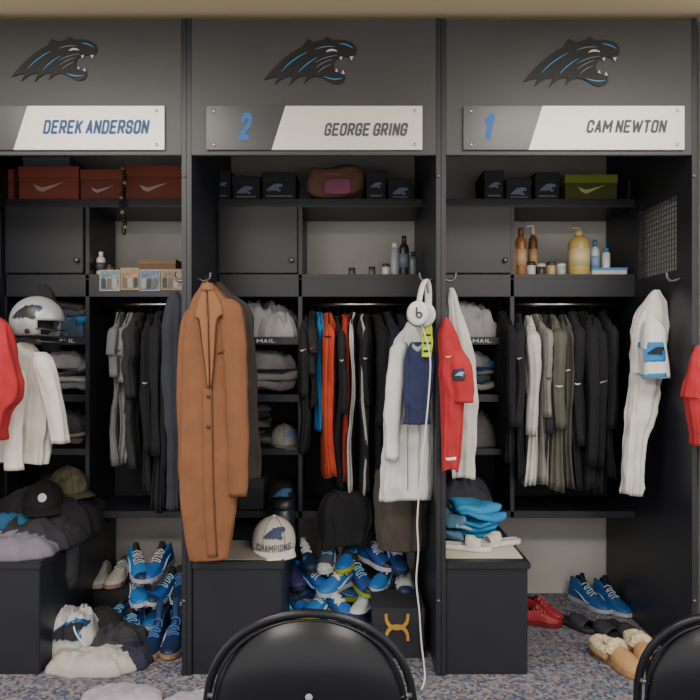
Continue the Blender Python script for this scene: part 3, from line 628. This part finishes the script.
# ---------------------------------------------------------------- shoes
def ip(tab,u):
    for (a,va),(b,vb) in zip(tab,tab[1:]):
        if u<=b:
            t=(u-a)/(b-a); t=t*t*(3-2*t); return va+(vb-va)*t
    return tab[-1][1]
WT=[(0,.024),(.06,.035),(.2,.037),(.42,.036),(.7,.05),(.85,.046),(.95,.032),(1,.010)]
def shoe(kind,label,loc,rot,L=.30,up='#1f5fb0',sole='#dddddd',lin_='#15161a',lace='#dddddd',high=1.0,studs=False,mark='#dddddd',group=None,toe=None,tongue=None):
    R=root(kind,label,'shoe',loc,rot,group)
    us=[0,.02,.05,.1,.16,.22,.28,.34,.4,.46,.54,.62,.7,.78,.85,.9,.94,.97,.99,1]
    HT=[(0,.075*high),(.08,.092*high),(.3,.09*high),(.4,.088),(.6,.064),(.8,.05),(.94,.04),(1,.026)]
    fs=[-1,-1,-.97,-.9,-.8,-.7,-.62,-.4,0,.4,.62,.7,.8,.9,.97,1,1]
    rings=[]
    for u in us:
        w=ip(WT,u)*L/.3; h=ip(HT,u); ring=[]
        op=1 if .05<=u<=.36 else 0
        ta=.85 if u<.45 else 1.0
        for i,f in enumerate(fs):
            if i==0 or i==len(fs)-1: z=.018
            else:
                z=.018+(h-.018)*(1-abs(f)**3.2)**.5 if abs(f)<1 else .03
                if op and abs(f)<.63: z=.035 if abs(f)<.62 else h*.9
                elif op and abs(f)<.75: z=h
            ring.append(((u-.5)*L,f*w*(ta if z>.06 else 1),z))
        rings.append(ring)
    nf=len(fs)
    def mf(t,s):
        i=int(round(t*(len(us)-1))); j=int(round(s*nf)); uu=us[min(i,len(us)-1)]
        if .04<=uu<=.35 and 5<=j<=10: return 1
        return 2 if uu>=.84 else 0
    attach(loft('shoe_upper',rings,[M(up,.55),M(lin_,.9),M(toe or up,.5)],True,True,True,mf,False),R,False)
    sr=[]
    for u in us:
        w=ip(WT,u)*L/.3*1.07+.001
        lift=.008*max(0,(u-.8)/.2)
        zt=.024+lift*.3; zb=lift
        sr.append([((u-.5)*L*1.02,-w,zt),((u-.5)*L*1.02,-w*.98,zb+.003),((u-.5)*L*1.02,-w*.9,zb),((u-.5)*L*1.02,w*.9,zb),((u-.5)*L*1.02,w*.98,zb+.003),((u-.5)*L*1.02,w,zt)])
    attach(loft('shoe_sole',sr,M(sole,.6),True,True,False,None,False),R,False)
    tg=[]
    for u,zz in ((.28,.112*high),(.36,.097+.01*(high-1)),(.46,.087),(.58,.071)):
        w=ip(WT,u)*.42; x=(u-.5)*L
        tg.append([(x,-w,zz-.004),(x,0,zz+.002),(x,w,zz-.004),(x,w*.9,zz-.010),(x,0,zz-.006),(x,-w*.9,zz-.010)])
    attach(loft('shoe_tongue',tg,M(tongue or lin_,.8),world=False),R,False)
    lp=[]
    for k in range(6):
        u=.36+.045*k; h=ip(HT,u)+.004; w=ip(WT,u)*.52*(1 if k%2 else -1)
        lp+=[((u-.5)*L,w,h-.006),((u-.5)*L+.002,0,h+.003),((u-.5)*L+.004,-w,h-.006)]
    attach(tube('shoelace',spl(lp,2),.0032,M(lace,.8),6,world=False),R,False)
    if mark:
        for sg in (-1,1):
            pts=[(.66,.034),(.6,.030),(.5,.034),(.36,.052),(.22,.066)]
            q=[((u-.5)*L,sg*(ip(WT,u)*L/.3*.995+.001)*(1 if z<.05 else .96),z) for u,z in pts]
            attach(tube('side_mark',q,[.003,.007,.007,.0045,.002],M(mark,.5),6,world=False,flat=.35),R,False)
    if studs:
        for u in (.08,.24,.62,.78,.9):
            for sg in (-.6,.6):
                w=ip(WT,u)*L/.3
                attach(lathe('cleat_stud',[(.001,-.011),(.005,-.011),(.008,.002),(.001,.002)],((u-.5)*L,sg*w,0),M(sole,.5),8,False),R,False)
    return R
def rz(d): return math.radians(d)
GP='pile of blue football cleats'
pile=[
 (294,.34,.012,-75,0,0,'#1d4f94'),(314,.32,.012,-110,0,0,'#17386e'),(336,.32,.012,-60,0,5,'#1f62ac'),(358,.31,.012,-125,0,0,'#1b4a88'),
 (292,.50,.012,200,0,0,'#1c5298'),(326,.52,.012,20,0,0,'#17305c'),(360,.52,.012,170,0,0,'#1f5fa8'),(396,.5,.012,-80,0,0,'#3a3f4a'),
 (297,.40,.105,-50,8,10,'#1b58a4'),(318,.37,.11,-125,0,-12,'#2470ba'),(340,.36,.11,-50,6,15,'#1f5aa4'),(364,.37,.11,-115,-4,0,'#b4b8bd'),(386,.42,.10,-70,0,8,'#2a3658'),
 (306,.48,.12,170,0,0,'#244f8e'),(345,.5,.12,15,0,0,'#1f5298'),(402,.44,.10,-95,0,0,'#3a3468'),
 (296,.48,.205,-80,0,0,'#3a3468'),(315,.44,.20,-40,8,14,'#1b54a0'),(337,.43,.20,-135,6,-14,'#226ab4'),(360,.45,.20,-60,10,6,'#1c4282'),(382,.46,.20,-115,0,-8,'#2668b0'),(404,.44,.20,-90,5,0,'#a8aeb4'),
 (305,.5,.29,-70,6,0,'#16284c'),(328,.5,.285,-100,6,0,'#4a5060'),(350,.5,.285,-110,6,10,'#2468b2'),(376,.5,.285,-50,4,0,'#1d4c90'),(396,.48,.285,-80,4,0,'#20407a')]
for k,(px,y,z,yaw,pt,rl,c) in enumerate(pile):
    pale=c in('#b4b8bd','#a8aeb4')
    shoe('football_cleat',('pale grey' if pale else 'purple' if c=='#3a3468' else 'blue')+' football cleat lying in the shoe pile',(X(px,y),y,z),(rz(rl),rz(pt),rz(yaw)),.24,c,
      ['#b4b8bc','#1b2a44','#20242c','#b8bcc0','#9aa82a'][k%5],'#12141a',['#c0c0c0','#1a1d26','#7ab0d8','#cccccc'][(k*3+1)%4],1.0+.3*(k%2),True,['#c0c4ca','#1a1d26','#7ab4e0'][k%3],GP,
      toe=[None,'#17181f',None,'#1a2c50',None,'#b8bcc2'][k%6],tongue=['#22262e','#2a6ab0','#c0c4c8','#17181f'][k%4])
GQ='shoes stacked on the carpet'
lp=[(155,.24,.0,-96,'#16254a','#a8845c','#3a68a8',1.75,0,0),(174,.26,.0,-86,'#17264c','#a07c58','#3a68a8',1.75,0,0),
    (136,.50,.012,-80,'#1c58a0','#1a2a4a','#8cb8d8',1.2,0,0),(158,.52,.012,-95,'#1f64ac','#b8bcc0','#c0c4c8',1.2,0,0),(178,.5,.012,-85,'#1d4f94','#1a2a4a','#c0c4c8',1.2,0,0),
    (140,.50,.125,-70,'#2370ba','#b8bcc0','#b8b8b8',1.2,0,10),(163,.52,.125,-105,'#1b54a0','#b8bcc0','#98c0e0',1.2,0,-10),(180,.52,.125,-75,'#16284c','#b8bcc0','#3a68a8',1.2,0,0),
    (138,.52,.235,-60,'#2a76be','#b4b8bc','#b8b8b8',1.2,5,0),(158,.54,.235,-100,'#1f5ca8','#b4b8bc','#b8b8b8',1.2,5,0),(132,.35,.0,-70,'#1a4c90','#24304a','#5a98c8',1.1,0,0),(116,.46,.0,-100,'#1c3058','#24304a','#5a98c8',1.1,0,0)]
for k,(px,y,z,yaw,c,s,l,hi,pt,rl) in enumerate(lp):
    shoe('football_cleat' if k>1 else 'high_top_cleat',('blue cleat with pale laces stacked on other cleats' if k>1 else 'navy high top cleat with tan sole on carpet'),(X(px,y),y,z),(rz(rl),rz(pt),rz(yaw)),.27,c,s,'#101218',l,hi,k>1,'#a8c0d8',GQ,toe=None if k%2 else '#122c54',tongue='#1a3a6c' if k<2 else '#20242c')
shoe('sneaker','white sneaker sitting beneath the hanging clothes',(X(101,.7),.7,.14),(0,0,rz(-80)),.27,'#c2bfba','#a39c92','#6a6a6e','#c8c8c8',1,False,'#8a8a90')
shoe('sneaker','white sneaker with pink sole beneath hanging clothes',(X(120,.7),.7,.14),(0,0,rz(-95)),.27,'#bfbcb8','#a87a76','#6a6a6e','#c8c8c8',1,False,'#8a8a90')
sbox('shoe_box','black shoe box supporting white sneakers on carpet',X(88,.58),X(131,.58),.58,.86,0,.139,'#1e1f25','#24252c')
shoe('running_shoe','blue running shoe with white sole on carpet',(X(590,.74),.74,.0),(0,0,rz(-66)),.27,'#1a4f8c','#a8b0b8','#101a2c','#a8c0d8',1.35,False,'#a8b8c8',tongue='#13233c')
shoe('running_shoe','blue running shoe with white sole beside its pair',(X(612,.70),.70,.0),(0,0,rz(-74)),.27,'#1c5494','#a8b0b8','#101a2c','#a8c0d8',1.35,False,'#a8b8c8',tongue='#13233c')
shoe('training_shoe','red low shoe beside the bench',(X(543,.6),.60,.0),(0,0,rz(-50)),.22,'#98242f','#6a1a22','#3a1014','#c04a54',.8,False,None)
shoe('training_shoe','red low shoe behind its pair',(X(540,.5),.5,.0),(0,0,rz(-15)),.20,'#90222d','#6a1a22','#3a1014','#c04a54',.8,False,None)
def slide(label,loc,yaw,col,strap,L=.28,fur=None,kind='slide_sandal'):
    R=root(kind,label,'shoe',loc,(0,0,rz(yaw)))
    us=[i/14 for i in range(15)]
    sr=[]
    for u in us:
        w=ip(WT,u)*L/.3*1.05; x=(u-.5)*L
        sr.append([(x,-w,.024),(x,-w,.004),(x,-w*.9,0),(x,w*.9,0),(x,w,.004),(x,w,.024),(x,w*.8,.021),(x,-w*.8,.021)])
    attach(loft('sandal_sole',sr,M(col,.7),True,True,True,None,False),R,False)
    rr=[]
    for u in ([.5,.56,.64,.72,.8] if not fur else [.45,.55,.65,.75,.85,.93,.98]):
        w=ip(WT,u)*L/.3*1.06; x=(u-.5)*L; hh=.062 if u<.7 else .05
        if fur: hh=.085*(1-.45*max(0,(u-.6)/.4))
        o=[(x,w*math.cos(pi*k/10),.018+(hh-.018)*math.sin(pi*k/10)**.8) for k in range(11)]
        i_=[(x,w*.9*math.cos(pi*k/10),.016+(hh-.024)*math.sin(pi*k/10)**.8) for k in range(10,-1,-1)]
        rr.append(o+i_)
    attach(loft('sandal_strap',rr,M(strap,.8,0,.1,40,.2),True,True,True,None,False),R,False)
    if fur:
        path=[(-.05*L,.036),(-.25*L,.036),(-.42*L,.026),(-.48*L,0),(-.42*L,-.026),(-.25*L,-.036),(-.05*L,-.036)]
        attach(tube('heel_wall',spl([(a*1.03,b*1.12,.034) for a,b in path],4),.017,M(strap,.8,0,.1,40,.2),10,world=False),R,False)
        FM=M(fur,.95,0,.25,90,.9)
        def fluff(nm,pth,r):
            o=tube(nm,pth,r,FM,14,world=False)
            for v in o.data.vertices: v.co+=noise.noise_vector(v.co*70)*.007
            return o
        attach(fluff('fur_collar',spl([(a,b,.055) for a,b in path],6),.020),R,False)
        attach(fluff('fur_cuff',spl([(-.05*L,.036,.052),(-.03*L,.02,.082),(-.02*L,0,.09),(-.03*L,-.02,.082),(-.05*L,-.036,.052)],6),.021),R,False)
    return R
slide('black rubber slide sandal on carpet',(X(572,.50),.50,0),-50,'#1d1e24','#26272d')
slide('black rubber slide sandal beside the blue shoes',(X(598,.42),.42,0),-60,'#1d1e24','#26272d')
slide('black slide sandal beside its pair',(X(626,.36),.38,0),-80,'#20212c','#292b31')
slide('tan suede slipper with cream fleece lining',(X(617,.1),.09,0),-72,'#8a6a44','#a5805a',.28,'#cbbc9e','moccasin_slipper')
slide('tan suede slipper with cream fleece lining',(X(642,.14),.14,0),-98,'#8a6a44','#a5805a',.28,'#cbbc9e','moccasin_slipper')
# ---------------------------------------------------------------- caps
def cap(kind,label,loc,rot,crown,brim,mark=None,scale=1.0,word=None,disc=None):
    R=root(kind,label,'hat',loc,rot,scale=scale)
    rings=[]
    for i in range(11):
        a=i/10*pi/2; r=math.cos(a); rings.append([(.098*r*math.cos(t)*(1+.04*math.cos(t)),.085*r*math.sin(t),.02+.105*math.sin(a)**.9) for t in [2*pi*k/32 for k in range(32)]])
    rings[-1]=[(.002*math.cos(2*pi*k/32),.002*math.sin(2*pi*k/32),.126) for k in range(32)]
    rings.insert(0,[(.098*math.cos(2*pi*k/32),.085*math.sin(2*pi*k/32),.0) for k in range(32)])
    attach(loft('cap_crown',rings,crown if not isinstance(crown,str) else C(crown),world=False),R,False)
    bv=[]
    for i in range(7):
        q=i/6; ring=[]
        for k in range(17):
            a=-1.15+2.3*k/16; rr=.096+.075*q*math.cos(a*1.1)**.5 if math.cos(a*1.1)>0 else .096
            y=.086*math.sin(a)*(1+.1*q)
            ring.append((rr*math.cos(a)*1.0,y,.012-.9*y*y*3*q-.01*q))
        bv.append(ring)
    rgs=[r+[(p[0],p[1],p[2]-.004) for p in reversed(r)] for r in bv]
    attach(loft('cap_brim',rgs,C(brim),world=False),R,False)
    attach(sup('cap_button',(0,0,.127),(.014,.014,.008),C(brim),1,1,world=False),R,False)
    sm=M('#6e6c68' if brim=='#cfccc6' else '#2a2b30',.8)
    for s in range(6):
        a=pi/6+s*pi/3
        attach(tube('cap_seam',[(.099*math.cos(a)*math.cos(e)*(1+.04*math.cos(a)),.086*math.sin(a)*math.cos(e),.021+.105*math.sin(e)**.9) for e in [pi/2*q/10 for q in range(10)]],.0012,sm,5,world=False),R,False)
    def onc(u,z,o=.006):
        f=math.sqrt(max(.05,1-(max(0,z-.02)/.105)**2.2)); return (.102*f*math.sqrt(max(0,1-(u/(.085*f))**2))+o,u,z)
    if mark:
        k=.088/90
        P,F=flatmesh([((a-45)*k,.078+(24-b)*k) for a,b in SIL],1)
        attach(mk('cap_emblem',[onc(u,z,.004) for u,z in P],F,M(mark,.7),False,None,False),R,False)
    if disc:
        V=[onc(.018*math.cos(2*pi*q/20),.065+.018*math.sin(2*pi*q/20)) for q in range(20)]
        attach(mk('cap_badge',V,[tuple(range(20))],M(disc,.7),False,None,False),R,False)
    if word:
        o=textm('cap_lettering',word,-.066,.066,.014,.040,0,M('#2c3448',.7),0,.15,.2)
        for v in o.data.vertices:
            w=v.co+o.location; v.co=Vector(onc(w.x,w.z,.007-w.y))
        o.location=(0,0,0); attach(o,R,False)
    return R
cap('baseball_cap','white cap with dark emblem and lettering on bench',(X(274,.2),.2,BT),(0,0,rz(-84)),'#b4b0a9','#cfccc6','#2f3c58',1.08,'CHAMPIONS')
cap('baseball_cap','grey cap leaning in a low cubby',(X(283,.6)+.0,.66,.83),(0,0,rz(-60)),'#939190','#7a7a7c','#5a7ea8',.85)
cap('baseball_cap','black flat cap with yellow dot on carpet',(X(100,.34),.36,.0),(0,0,rz(-20)),'#1e1f24','#1e1f24',None,1.1)
cap('baseball_cap','black hat in the lowest cubby',(X(283,.62),.66,.53),(0,0,rz(-90)),'#1e1f24','#23242b','#3a6a9a',1.0)
sbox('shoe_box','black box in the lowest cubby',X(238,.58),X(264,.58),.57,.8,.53,.15,'#202127','#2b2d34')
tag(sup('rubber_ball',(X(113,.24),.22,.012),(.024,.024,.024),M('#d8c23a',.6),1,1),'small yellow rubber ball on the carpet','ball')
# bench items left
heap('jacket','crumpled black jacket heaped on the bench',-1.43,.52,BT,.52,.50,.20,'#202026',21,.35,fr=9)
cap('baseball_cap','camouflage cap on top of a black jacket',(X(68,.54),.54,.62),(0,0,rz(-30)),M('#5d5a48',.9,0,.6,22,.3),'#4a4a3c',None,1.0)
cap('baseball_cap','black cap with round pale badge on a black jacket',(X(42,.36),.38,.585),(0,0,rz(-70)),'#18191d','#18191d',None,1.0,disc='#c8c8c8')
heap('sweatshirt','dark sweatshirt spread at the bench front',-1.42,.28,BT,.50,.36,.13,'#26272e',26,.45,fr=12)
heap('t_shirt','crumpled mauve grey t-shirt lying on bench',-1.45,.12,BT,.42,.24,.09,'#6a6674',22,.45,fr=16)
R=root('sweatshirt','charcoal sweatshirt sleeve hanging over bench edge','clothing',(X(44,.2),.25,.40))
attach(tube('sleeve',spl([(-1.42,.34,.52),(-1.33,.30,.535),(-1.258,.27,.52),(-1.218,.25,.465),(-1.208,.24,.39),(-1.208,.235,.31)],5),[.05,.05,.05,.048,.048,.046,.046,.045,.045,.044,.043,.043,.042,.041,.04,.04,.039,.038,.037,.036,.036,.035,.035,.034,.034,.034],C('#28292f'),14,flat=.6),R)
attach(tube('cuff',[(-1.208,.235,.315),(-1.209,.235,.275)],.032,C('#202127'),14,flat=.7),R)
heap('towel','blue towel peeking under black jacket',-1.50,.25,BT,.30,.12,.135,'#245a80',23,.3,fr=13)
heap('sweatpants','dark grey sweatpants spilling over the bench',-1.32,.66,BT,.14,.34,.12,'#2c2d34',25,.4)
# bench right
folded('folded_towel','folded bright blue towels stacked on bench',X(474,.42),.42,BT,.24,.24,.13,5,['#2681b8','#2f8fc4','#2376a8'],31)
folded('folded_towel','folded grey blue towel beside blue towels',X(455,.34),.36,BT,.11,.2,.08,3,['#4f7896','#8ca2b0'],32)
o=box('paper_sheet',BX[2][0]+.005,BX[2][1]-.02,.05,.28,BT,BT+.003,M('#b8b4aa',.8),0); tag(o,'white paper sheet spread on the bench top','paper')
slide('white flip flop resting on paper on the bench',(X(466,.15),.16,BT+.004),-15,'#c4c2bc','#bbb8b0',.22)
slide('white flip flop resting beside its pair',(X(500,.2),.22,BT+.004),-160,'#c0beb8','#bbb8b0',.2)
o=box('paper_sheet',BX[1][0]+.02,BX[1][1]-.03,.03,.3,BT,BT+.003,M('#77736c',.8),0); tag(o,'grey paper sheet lying on the bench','paper')
bottle('water_jug','dark plastic shaker bottle at back of bench',X(283,.42),.42,BT,.055,.16,'#252932','#1e1f24','jar')
# bags / cloth on floor
R=root('drawstring_bag','crumpled white drawstring bag with blue and black print on carpet','bag',(X(66,.2),.24,0))
b_=heap('bag_body','',X(66,.2),.24,0,.26,.24,.20,'#bababa',61,.45,'bag',fr=16,pw=3.5)
del b_['label']; del b_['category']; attach(b_,R)
ex,ez,ek=X(48,.15),Z(620,.15),.16/90
onpoly('printed_emblem',R,[(ex+a*ek,ez-b*ek) for a,b in SIL],M('#1e5f9a',.8),.006,2)
ex,ez,ek=X(50,.15),Z(622,.15),.135/90
onpoly('printed_emblem',R,[(ex+a*ek,ez-b*ek) for a,b in SIL],M('#16181e',.8),.010,2)
attach(tube('bag_cord',spl([(X(72,.2),.20,.19),(X(82,.2),.13,.12),(X(92,.1),.08,.05),(X(86,.1),.03,.004)],6),.004,C('#c8c8c4'),6),R)
heap('t_shirt','crumpled dark t-shirt on carpet',X(112,.18),.24,0,.26,.28,.11,'#33343b',42,.5,fr=15)
heap('towel','crumpled white towel on the carpet',X(92,.05),.07,0,.36,.20,.08,'#a5a19d',43,.5,fr=17)
heap('shorts','dark navy shorts crumpled beside the towel',X(130,.1),.12,0,.18,.18,.07,'#22273a',46,.5,fr=17)
heap('leggings','crumpled black leggings beside the bench',X(58,.45),.5,0,.18,.26,.10,'#222328',47,.5,fr=15)
heap('towel','lavender grey cloth on the carpet',X(120,-.22),-.2,0,.30,.18,.05,'#98909f',44,.5,fr=17)
heap('towel','lavender grey cloth beside folding chair on carpet',X(200,-.26),-.24,0,.28,.14,.05,'#958f9d',45,.5,fr=17)
# gold emblem box
R=sbox('shoe_box','black shoe box with interlocking gold emblem',X(372,.15),X(425,.15),.15,.38,0,.215,'#1b1c22','#222329')
gm=M('#c49a4a',.4,.4); cx=X(397,.15); cz=.134
def garc(s):
    O=[];I=[]
    for k in range(33):
        a=pi*k/32; sn=math.sin(a)
        O.append((cx+.052*math.cos(a),cz+s*(-.056+.068*sn**.7)))
        I.append((cx+.040*math.cos(a),cz+s*(-.056+.052*sn**.7)))
    return extr('gold_emblem',O+I[::-1],.145-.001*s,.1515,gm)
attach(garc(1),R); attach(garc(-1),R)
# ---------------------------------------------------------------- helmet
R=root('football_helmet','silver football helmet with dark face mask hanging on wall','helmet',(X(35,.12),.14,Z(346,.12)),(0,0,rz(-10)),scale=.84)
bm=bmesh.new(); bmesh.ops.create_uvsphere(bm,u_segments=48,v_segments=30,radius=1)
for v in bm.verts: v.co=Vector((v.co.x*.135,v.co.y*.112,v.co.z*.125+.125))
dl=[f for f in bm.faces if f.calc_center_median().z<.05 or (f.calc_center_median().x>.07 and f.calc_center_median().z<.12 )]
bmesh.ops.delete(bm,geom=dl,context='FACES')
for f in bm.faces: f.smooth=True
me=bpy.data.meshes.new('helmet_shell'); bm.to_mesh(me); bm.free()
me.materials.append(M('#a2a4a7',.35,.2))
o=bpy.data.objects.new('helmet_shell',me); SC.objects.link(o); md=o.modifiers.new('s','SOLIDIFY'); md.thickness=.007; attach(o,R,False)
FM_=M('#26272c',.4)
for z,ex in ((.085,.03),(.055,.045),(.025,.04)):
    attach(tube('face_mask_bar',spl([(.065,-.104,z),(.10,-.085,z-.004),(.10+ex,-.03,z-.008),(.10+ex,.03,z-.008),(.10,.085,z-.004),(.065,.104,z)],4),.0045,FM_,8,world=False),R,False)
for sg in (-1,1):
    attach(tube('face_mask_bar',[(.128,sg*.03,.085),(.142,sg*.03,.05),(.138,sg*.03,.018)],.0045,FM_,8,world=False),R,False)
    attach(sup('ear_hole',(.02,sg*.107,.072),(.026,.012,.026),M('#101114',.6),1,1,world=False),R,False)
attach(sup('helmet_padding',(-.02,0,.11),(.19,.17,.15),M('#1c1d22',.9),1,1,world=False),R,False)
def onh(u,z,o):
    f=max(.02,1-(u/.135)**2-((z-.125)/.125)**2); return (u,-.112*math.sqrt(f)-o,z)
P,F=flatmesh([(-.068+a*.15/90,.205-b*.15/90) for a,b in SIL],3)
attach(mk('helmet_emblem',[onh(u,z,.003) for u,z in P],F,M('#2a6ea8',.4),False,None,False),R,False)
P,F=flatmesh([(-.064+a*.142/90,.2025-b*.142/90) for a,b in SIL],3)
attach(mk('helmet_emblem',[onh(u,z,.005) for u,z in P],F,M('#101216',.4),False,None,False),R,False)
# ---------------------------------------------------------------- headphones
yh=-.07
R=root('headphones','white over-ear headphones hanging from post with long cable','headphones',(X(419,yh),yh,Z(335,yh)))
wh=M('#cccccc',.25); cx,cz=X(418,yh),Z(313,yh)
arc=[(cx+.020+.024*math.cos(a)+.010*math.sin(a),yh+.05*math.cos(a),cz+.012+.112*math.sin(a)) for a in [pi*k/20 for k in range(21)]]
attach(tube('headband',arc,.0085,wh,12,flat=1.7),R)
attach(tube('headband_cushion',[(a[0],a[1],a[2]-.010) for a in arc[5:16]],.006,M('#8f8f8f',.8),10),R)
for k,(dx,dy,rzz) in enumerate(((-.004,-.05,-10),(.034,.04,-10))):
    s=1.04
    o=lathe('ear_cup',[(.001,-.014),(.03*s,-.014),(.040*s,-.008),(.044*s,.002),(.040*s,.010),(.03*s,.012),(.001,.013)],(0,0,0),wh,28); attach(o,R,False); o.rotation_euler=(pi/2,0,rz(rzz)); o.scale=(.9,1.06,1)
    o.location=(cx+dx-R.location.x,dy,cz-.005-R.location.z)
    o=lathe('ear_cushion',[(.02,-.001),(.042*s,.0),(.046*s,.01),(.038*s,.022),(.02,.022)],(0,0,0),M('#77777a',.7),28); attach(o,R,False); o.rotation_euler=(-pi/2,0,rz(rzz)); o.scale=(.9,1.06,1)
    o.location=(cx+dx-R.location.x-.003,dy+.014,cz-.005-R.location.z)
lx,lz,s=cx-.004,cz-.012,.026
T=bvh(R.children); fy=min(h for h in (hit(T,lx+a,lz+b) for a in (-.02,0,.02) for b in (-.01,0,.01,.03)) if h is not None)
O=[(lx+s*.5*math.cos(2*pi*k/20),lz+s*.5*math.sin(2*pi*k/20)) for k in range(20)]; I=[(lx+s*.24*math.cos(2*pi*k/20),lz+s*.24*math.sin(2*pi*k/20)) for k in range(20)]
V=[(a,fy-.0015,b) for a,b in O+I]; F=[(k,(k+1)%20,20+(k+1)%20,20+k) for k in range(20)]
V+=[(lx-s*.5,fy-.0018,lz),(lx-s*.24,fy-.0018,lz),(lx-s*.24,fy-.0018,lz+s*1.15),(lx-s*.5,fy-.0018,lz+s*1.15)]; F.append((40,41,42,43))
attach(mk('logo_lettering',V,F,M('#2e2e34',.5),False),R)
cab=spl([(X(a,yh),yh-.01,Z(b,yh)) for a,b in [(420,324),(425,336),(430,360),(428,400),(424,440),(420,480),(417,520),(418,550),(416,580),(419,610),(421,640)]]+[(X(424,yh),yh-.03,.05),(X(420,yh),yh-.06,.012)],5)
attach(tube('cable',cab,.0034,wh,6),R)
# ---------------------------------------------------------------- folding chairs
CH=M('#15181f',.32,.3,kind='chairmetal')
def chair(label,x,y,yaw):
    R=root('folding_chair',label,'chair',(x,y,0),(0,0,rz(yaw)),group='metal folding chairs')
    arch=[(-.225,.30,0.01),(-.225,.13,.28),(-.228,.0,.46)]
    a2=[(.228*-math.cos(t),-.03-.03*math.sin(t),.49+.245*math.sin(t)**.8) for t in [pi*k/24 for k in range(1,24)]]
    a3=[(.228,.0,.46),(.225,.13,.28),(.225,.30,.01)]
    attach(tube('chair_frame',arch+a2+a3,.0095,CH,12,world=False),R,False)
    rings=[]
    for i in range(25):
        u=-1+2*i/24; xx=.210*u
        zt=.50+.222*math.sqrt(max(0,1-(abs(u)*.98)**2.3)); zb=.465
        yo=-.045-.018*(1-u*u)
        rings.append([(xx,yo-.004,zb),(xx,yo-.010,(zb+zt)/2),(xx,yo-.006,zt),(xx,yo,zt+.002),(xx,yo+.003,(zb+zt)/2),(xx,yo+.004,zb)])
    attach(loft('backrest',rings,CH,world=False),R,False)
    attach(tube('panel_rim',[(.211*-math.cos(t),-.055-.012*math.sin(t),.50+.223*math.sin(t)**.8) for t in [pi*k/24 for k in range(25)]],.003,CH,8,world=False),R,False)
    attach(sup('seat',(0,.2,.45),(.38,.38,.03),CH,.5,.35,world=False),R,False)
    for sg in (-1,1):
        attach(tube('leg',[(sg*.19,.33,.44),(sg*.19,.05,.2),(sg*.19,-.10,.012)],.011,CH,10,world=False),R,False)
        attach(tube('back_bracket',[(sg*.192,-.05,.55),(sg*.222,-.045,.55)],.006,STEEL,8,world=False),R,False)
        attach(lathe('foot_cap',[(.001,0),(.016,0),(.015,.03),(.001,.03)],(sg*.19,-.105,0),HG,12,False),R,False)
    attach(tube('cross_bar',[(-.19,0,.12),(.19,0,.12)],.008,CH,8,world=False),R,False)
    attach(tube('cross_bar',[(-.224,.2,.17),(.224,.2,.17)],.008,CH,8,world=False),R,False)
    V,F=supv((-.0,-.0745,.560),(.016,.002,.016),1,1,16,8)
    attach(mk('maker_label',V,F,M('#8d9aa4',.5),True,None,False),R,False)
    V=[];F=[]
    for k,(w,zz) in enumerate(((.034,.548),(.026,.543))):
        o=len(V); V+=[(-w/2,-.0755,zz),(w/2,-.0755,zz),(w/2,-.0755,zz+.002),(-w/2,-.0755,zz+.002)]; F.append((o,o+1,o+2,o+3))
    attach(mk('maker_label',V,F,M('#8d9aa4',.5),False,None,False),R,False)
    return R
chair('black metal folding chair facing the lockers',-.088,-1.18,0)
chair('black metal folding chair turned slightly beside another',.885,-1.2,-22)
# ---------------------------------------------------------------- lights
for x in (-1.3,1.3):
    for y in (-1.2,-3.2):
        R=root('ceiling_light','rectangular fluorescent troffer set in the ceiling','lamp',(x,y,2.62),group='ceiling troffers')
        attach(boxes('light_housing',[(x-.62,x+.62,y-.32,y-.30,2.62,2.655),(x-.62,x+.62,y+.30,y+.32,2.62,2.655),(x-.62,x-.6,y-.3,y+.3,2.62,2.655),(x+.6,x+.62,y-.3,y+.3,2.62,2.655)],M('#d8d4c8',.6),0),R)
        attach(box('light_diffuser',x-.6,x+.6,y-.3,y+.3,2.635,2.65,M('#fff3dc',.5,emit=1.5),0),R)
        l=bpy.data.lights.new('troffer','AREA'); l.shape='RECTANGLE'; l.size=1.15; l.size_y=.55; l.energy=38 if y>-2 else 66; l.color=(1,.94,.85)
        lo=bpy.data.objects.new('troffer_light',l); lo.location=(x,y,2.60); SC.objects.link(lo); lo.parent=R; lo.matrix_parent_inverse=R.matrix_basis.inverted()
w=bpy.data.worlds.new('w'); bpy.context.scene.world=w; w.use_nodes=True
w.node_tree.nodes['Background'].inputs[0].default_value=(1,.94,.87,1); w.node_tree.nodes['Background'].inputs[1].default_value=1.7
# camera
cd=bpy.data.cameras.new('cam'); cd.sensor_width=36; cd.lens=675/700*36; cd.clip_start=.05
co=bpy.data.objects.new('camera',cd); co.location=(0,-D,H); co.rotation_euler=(pi/2,0,0); SC.objects.link(co); bpy.context.scene.camera=co
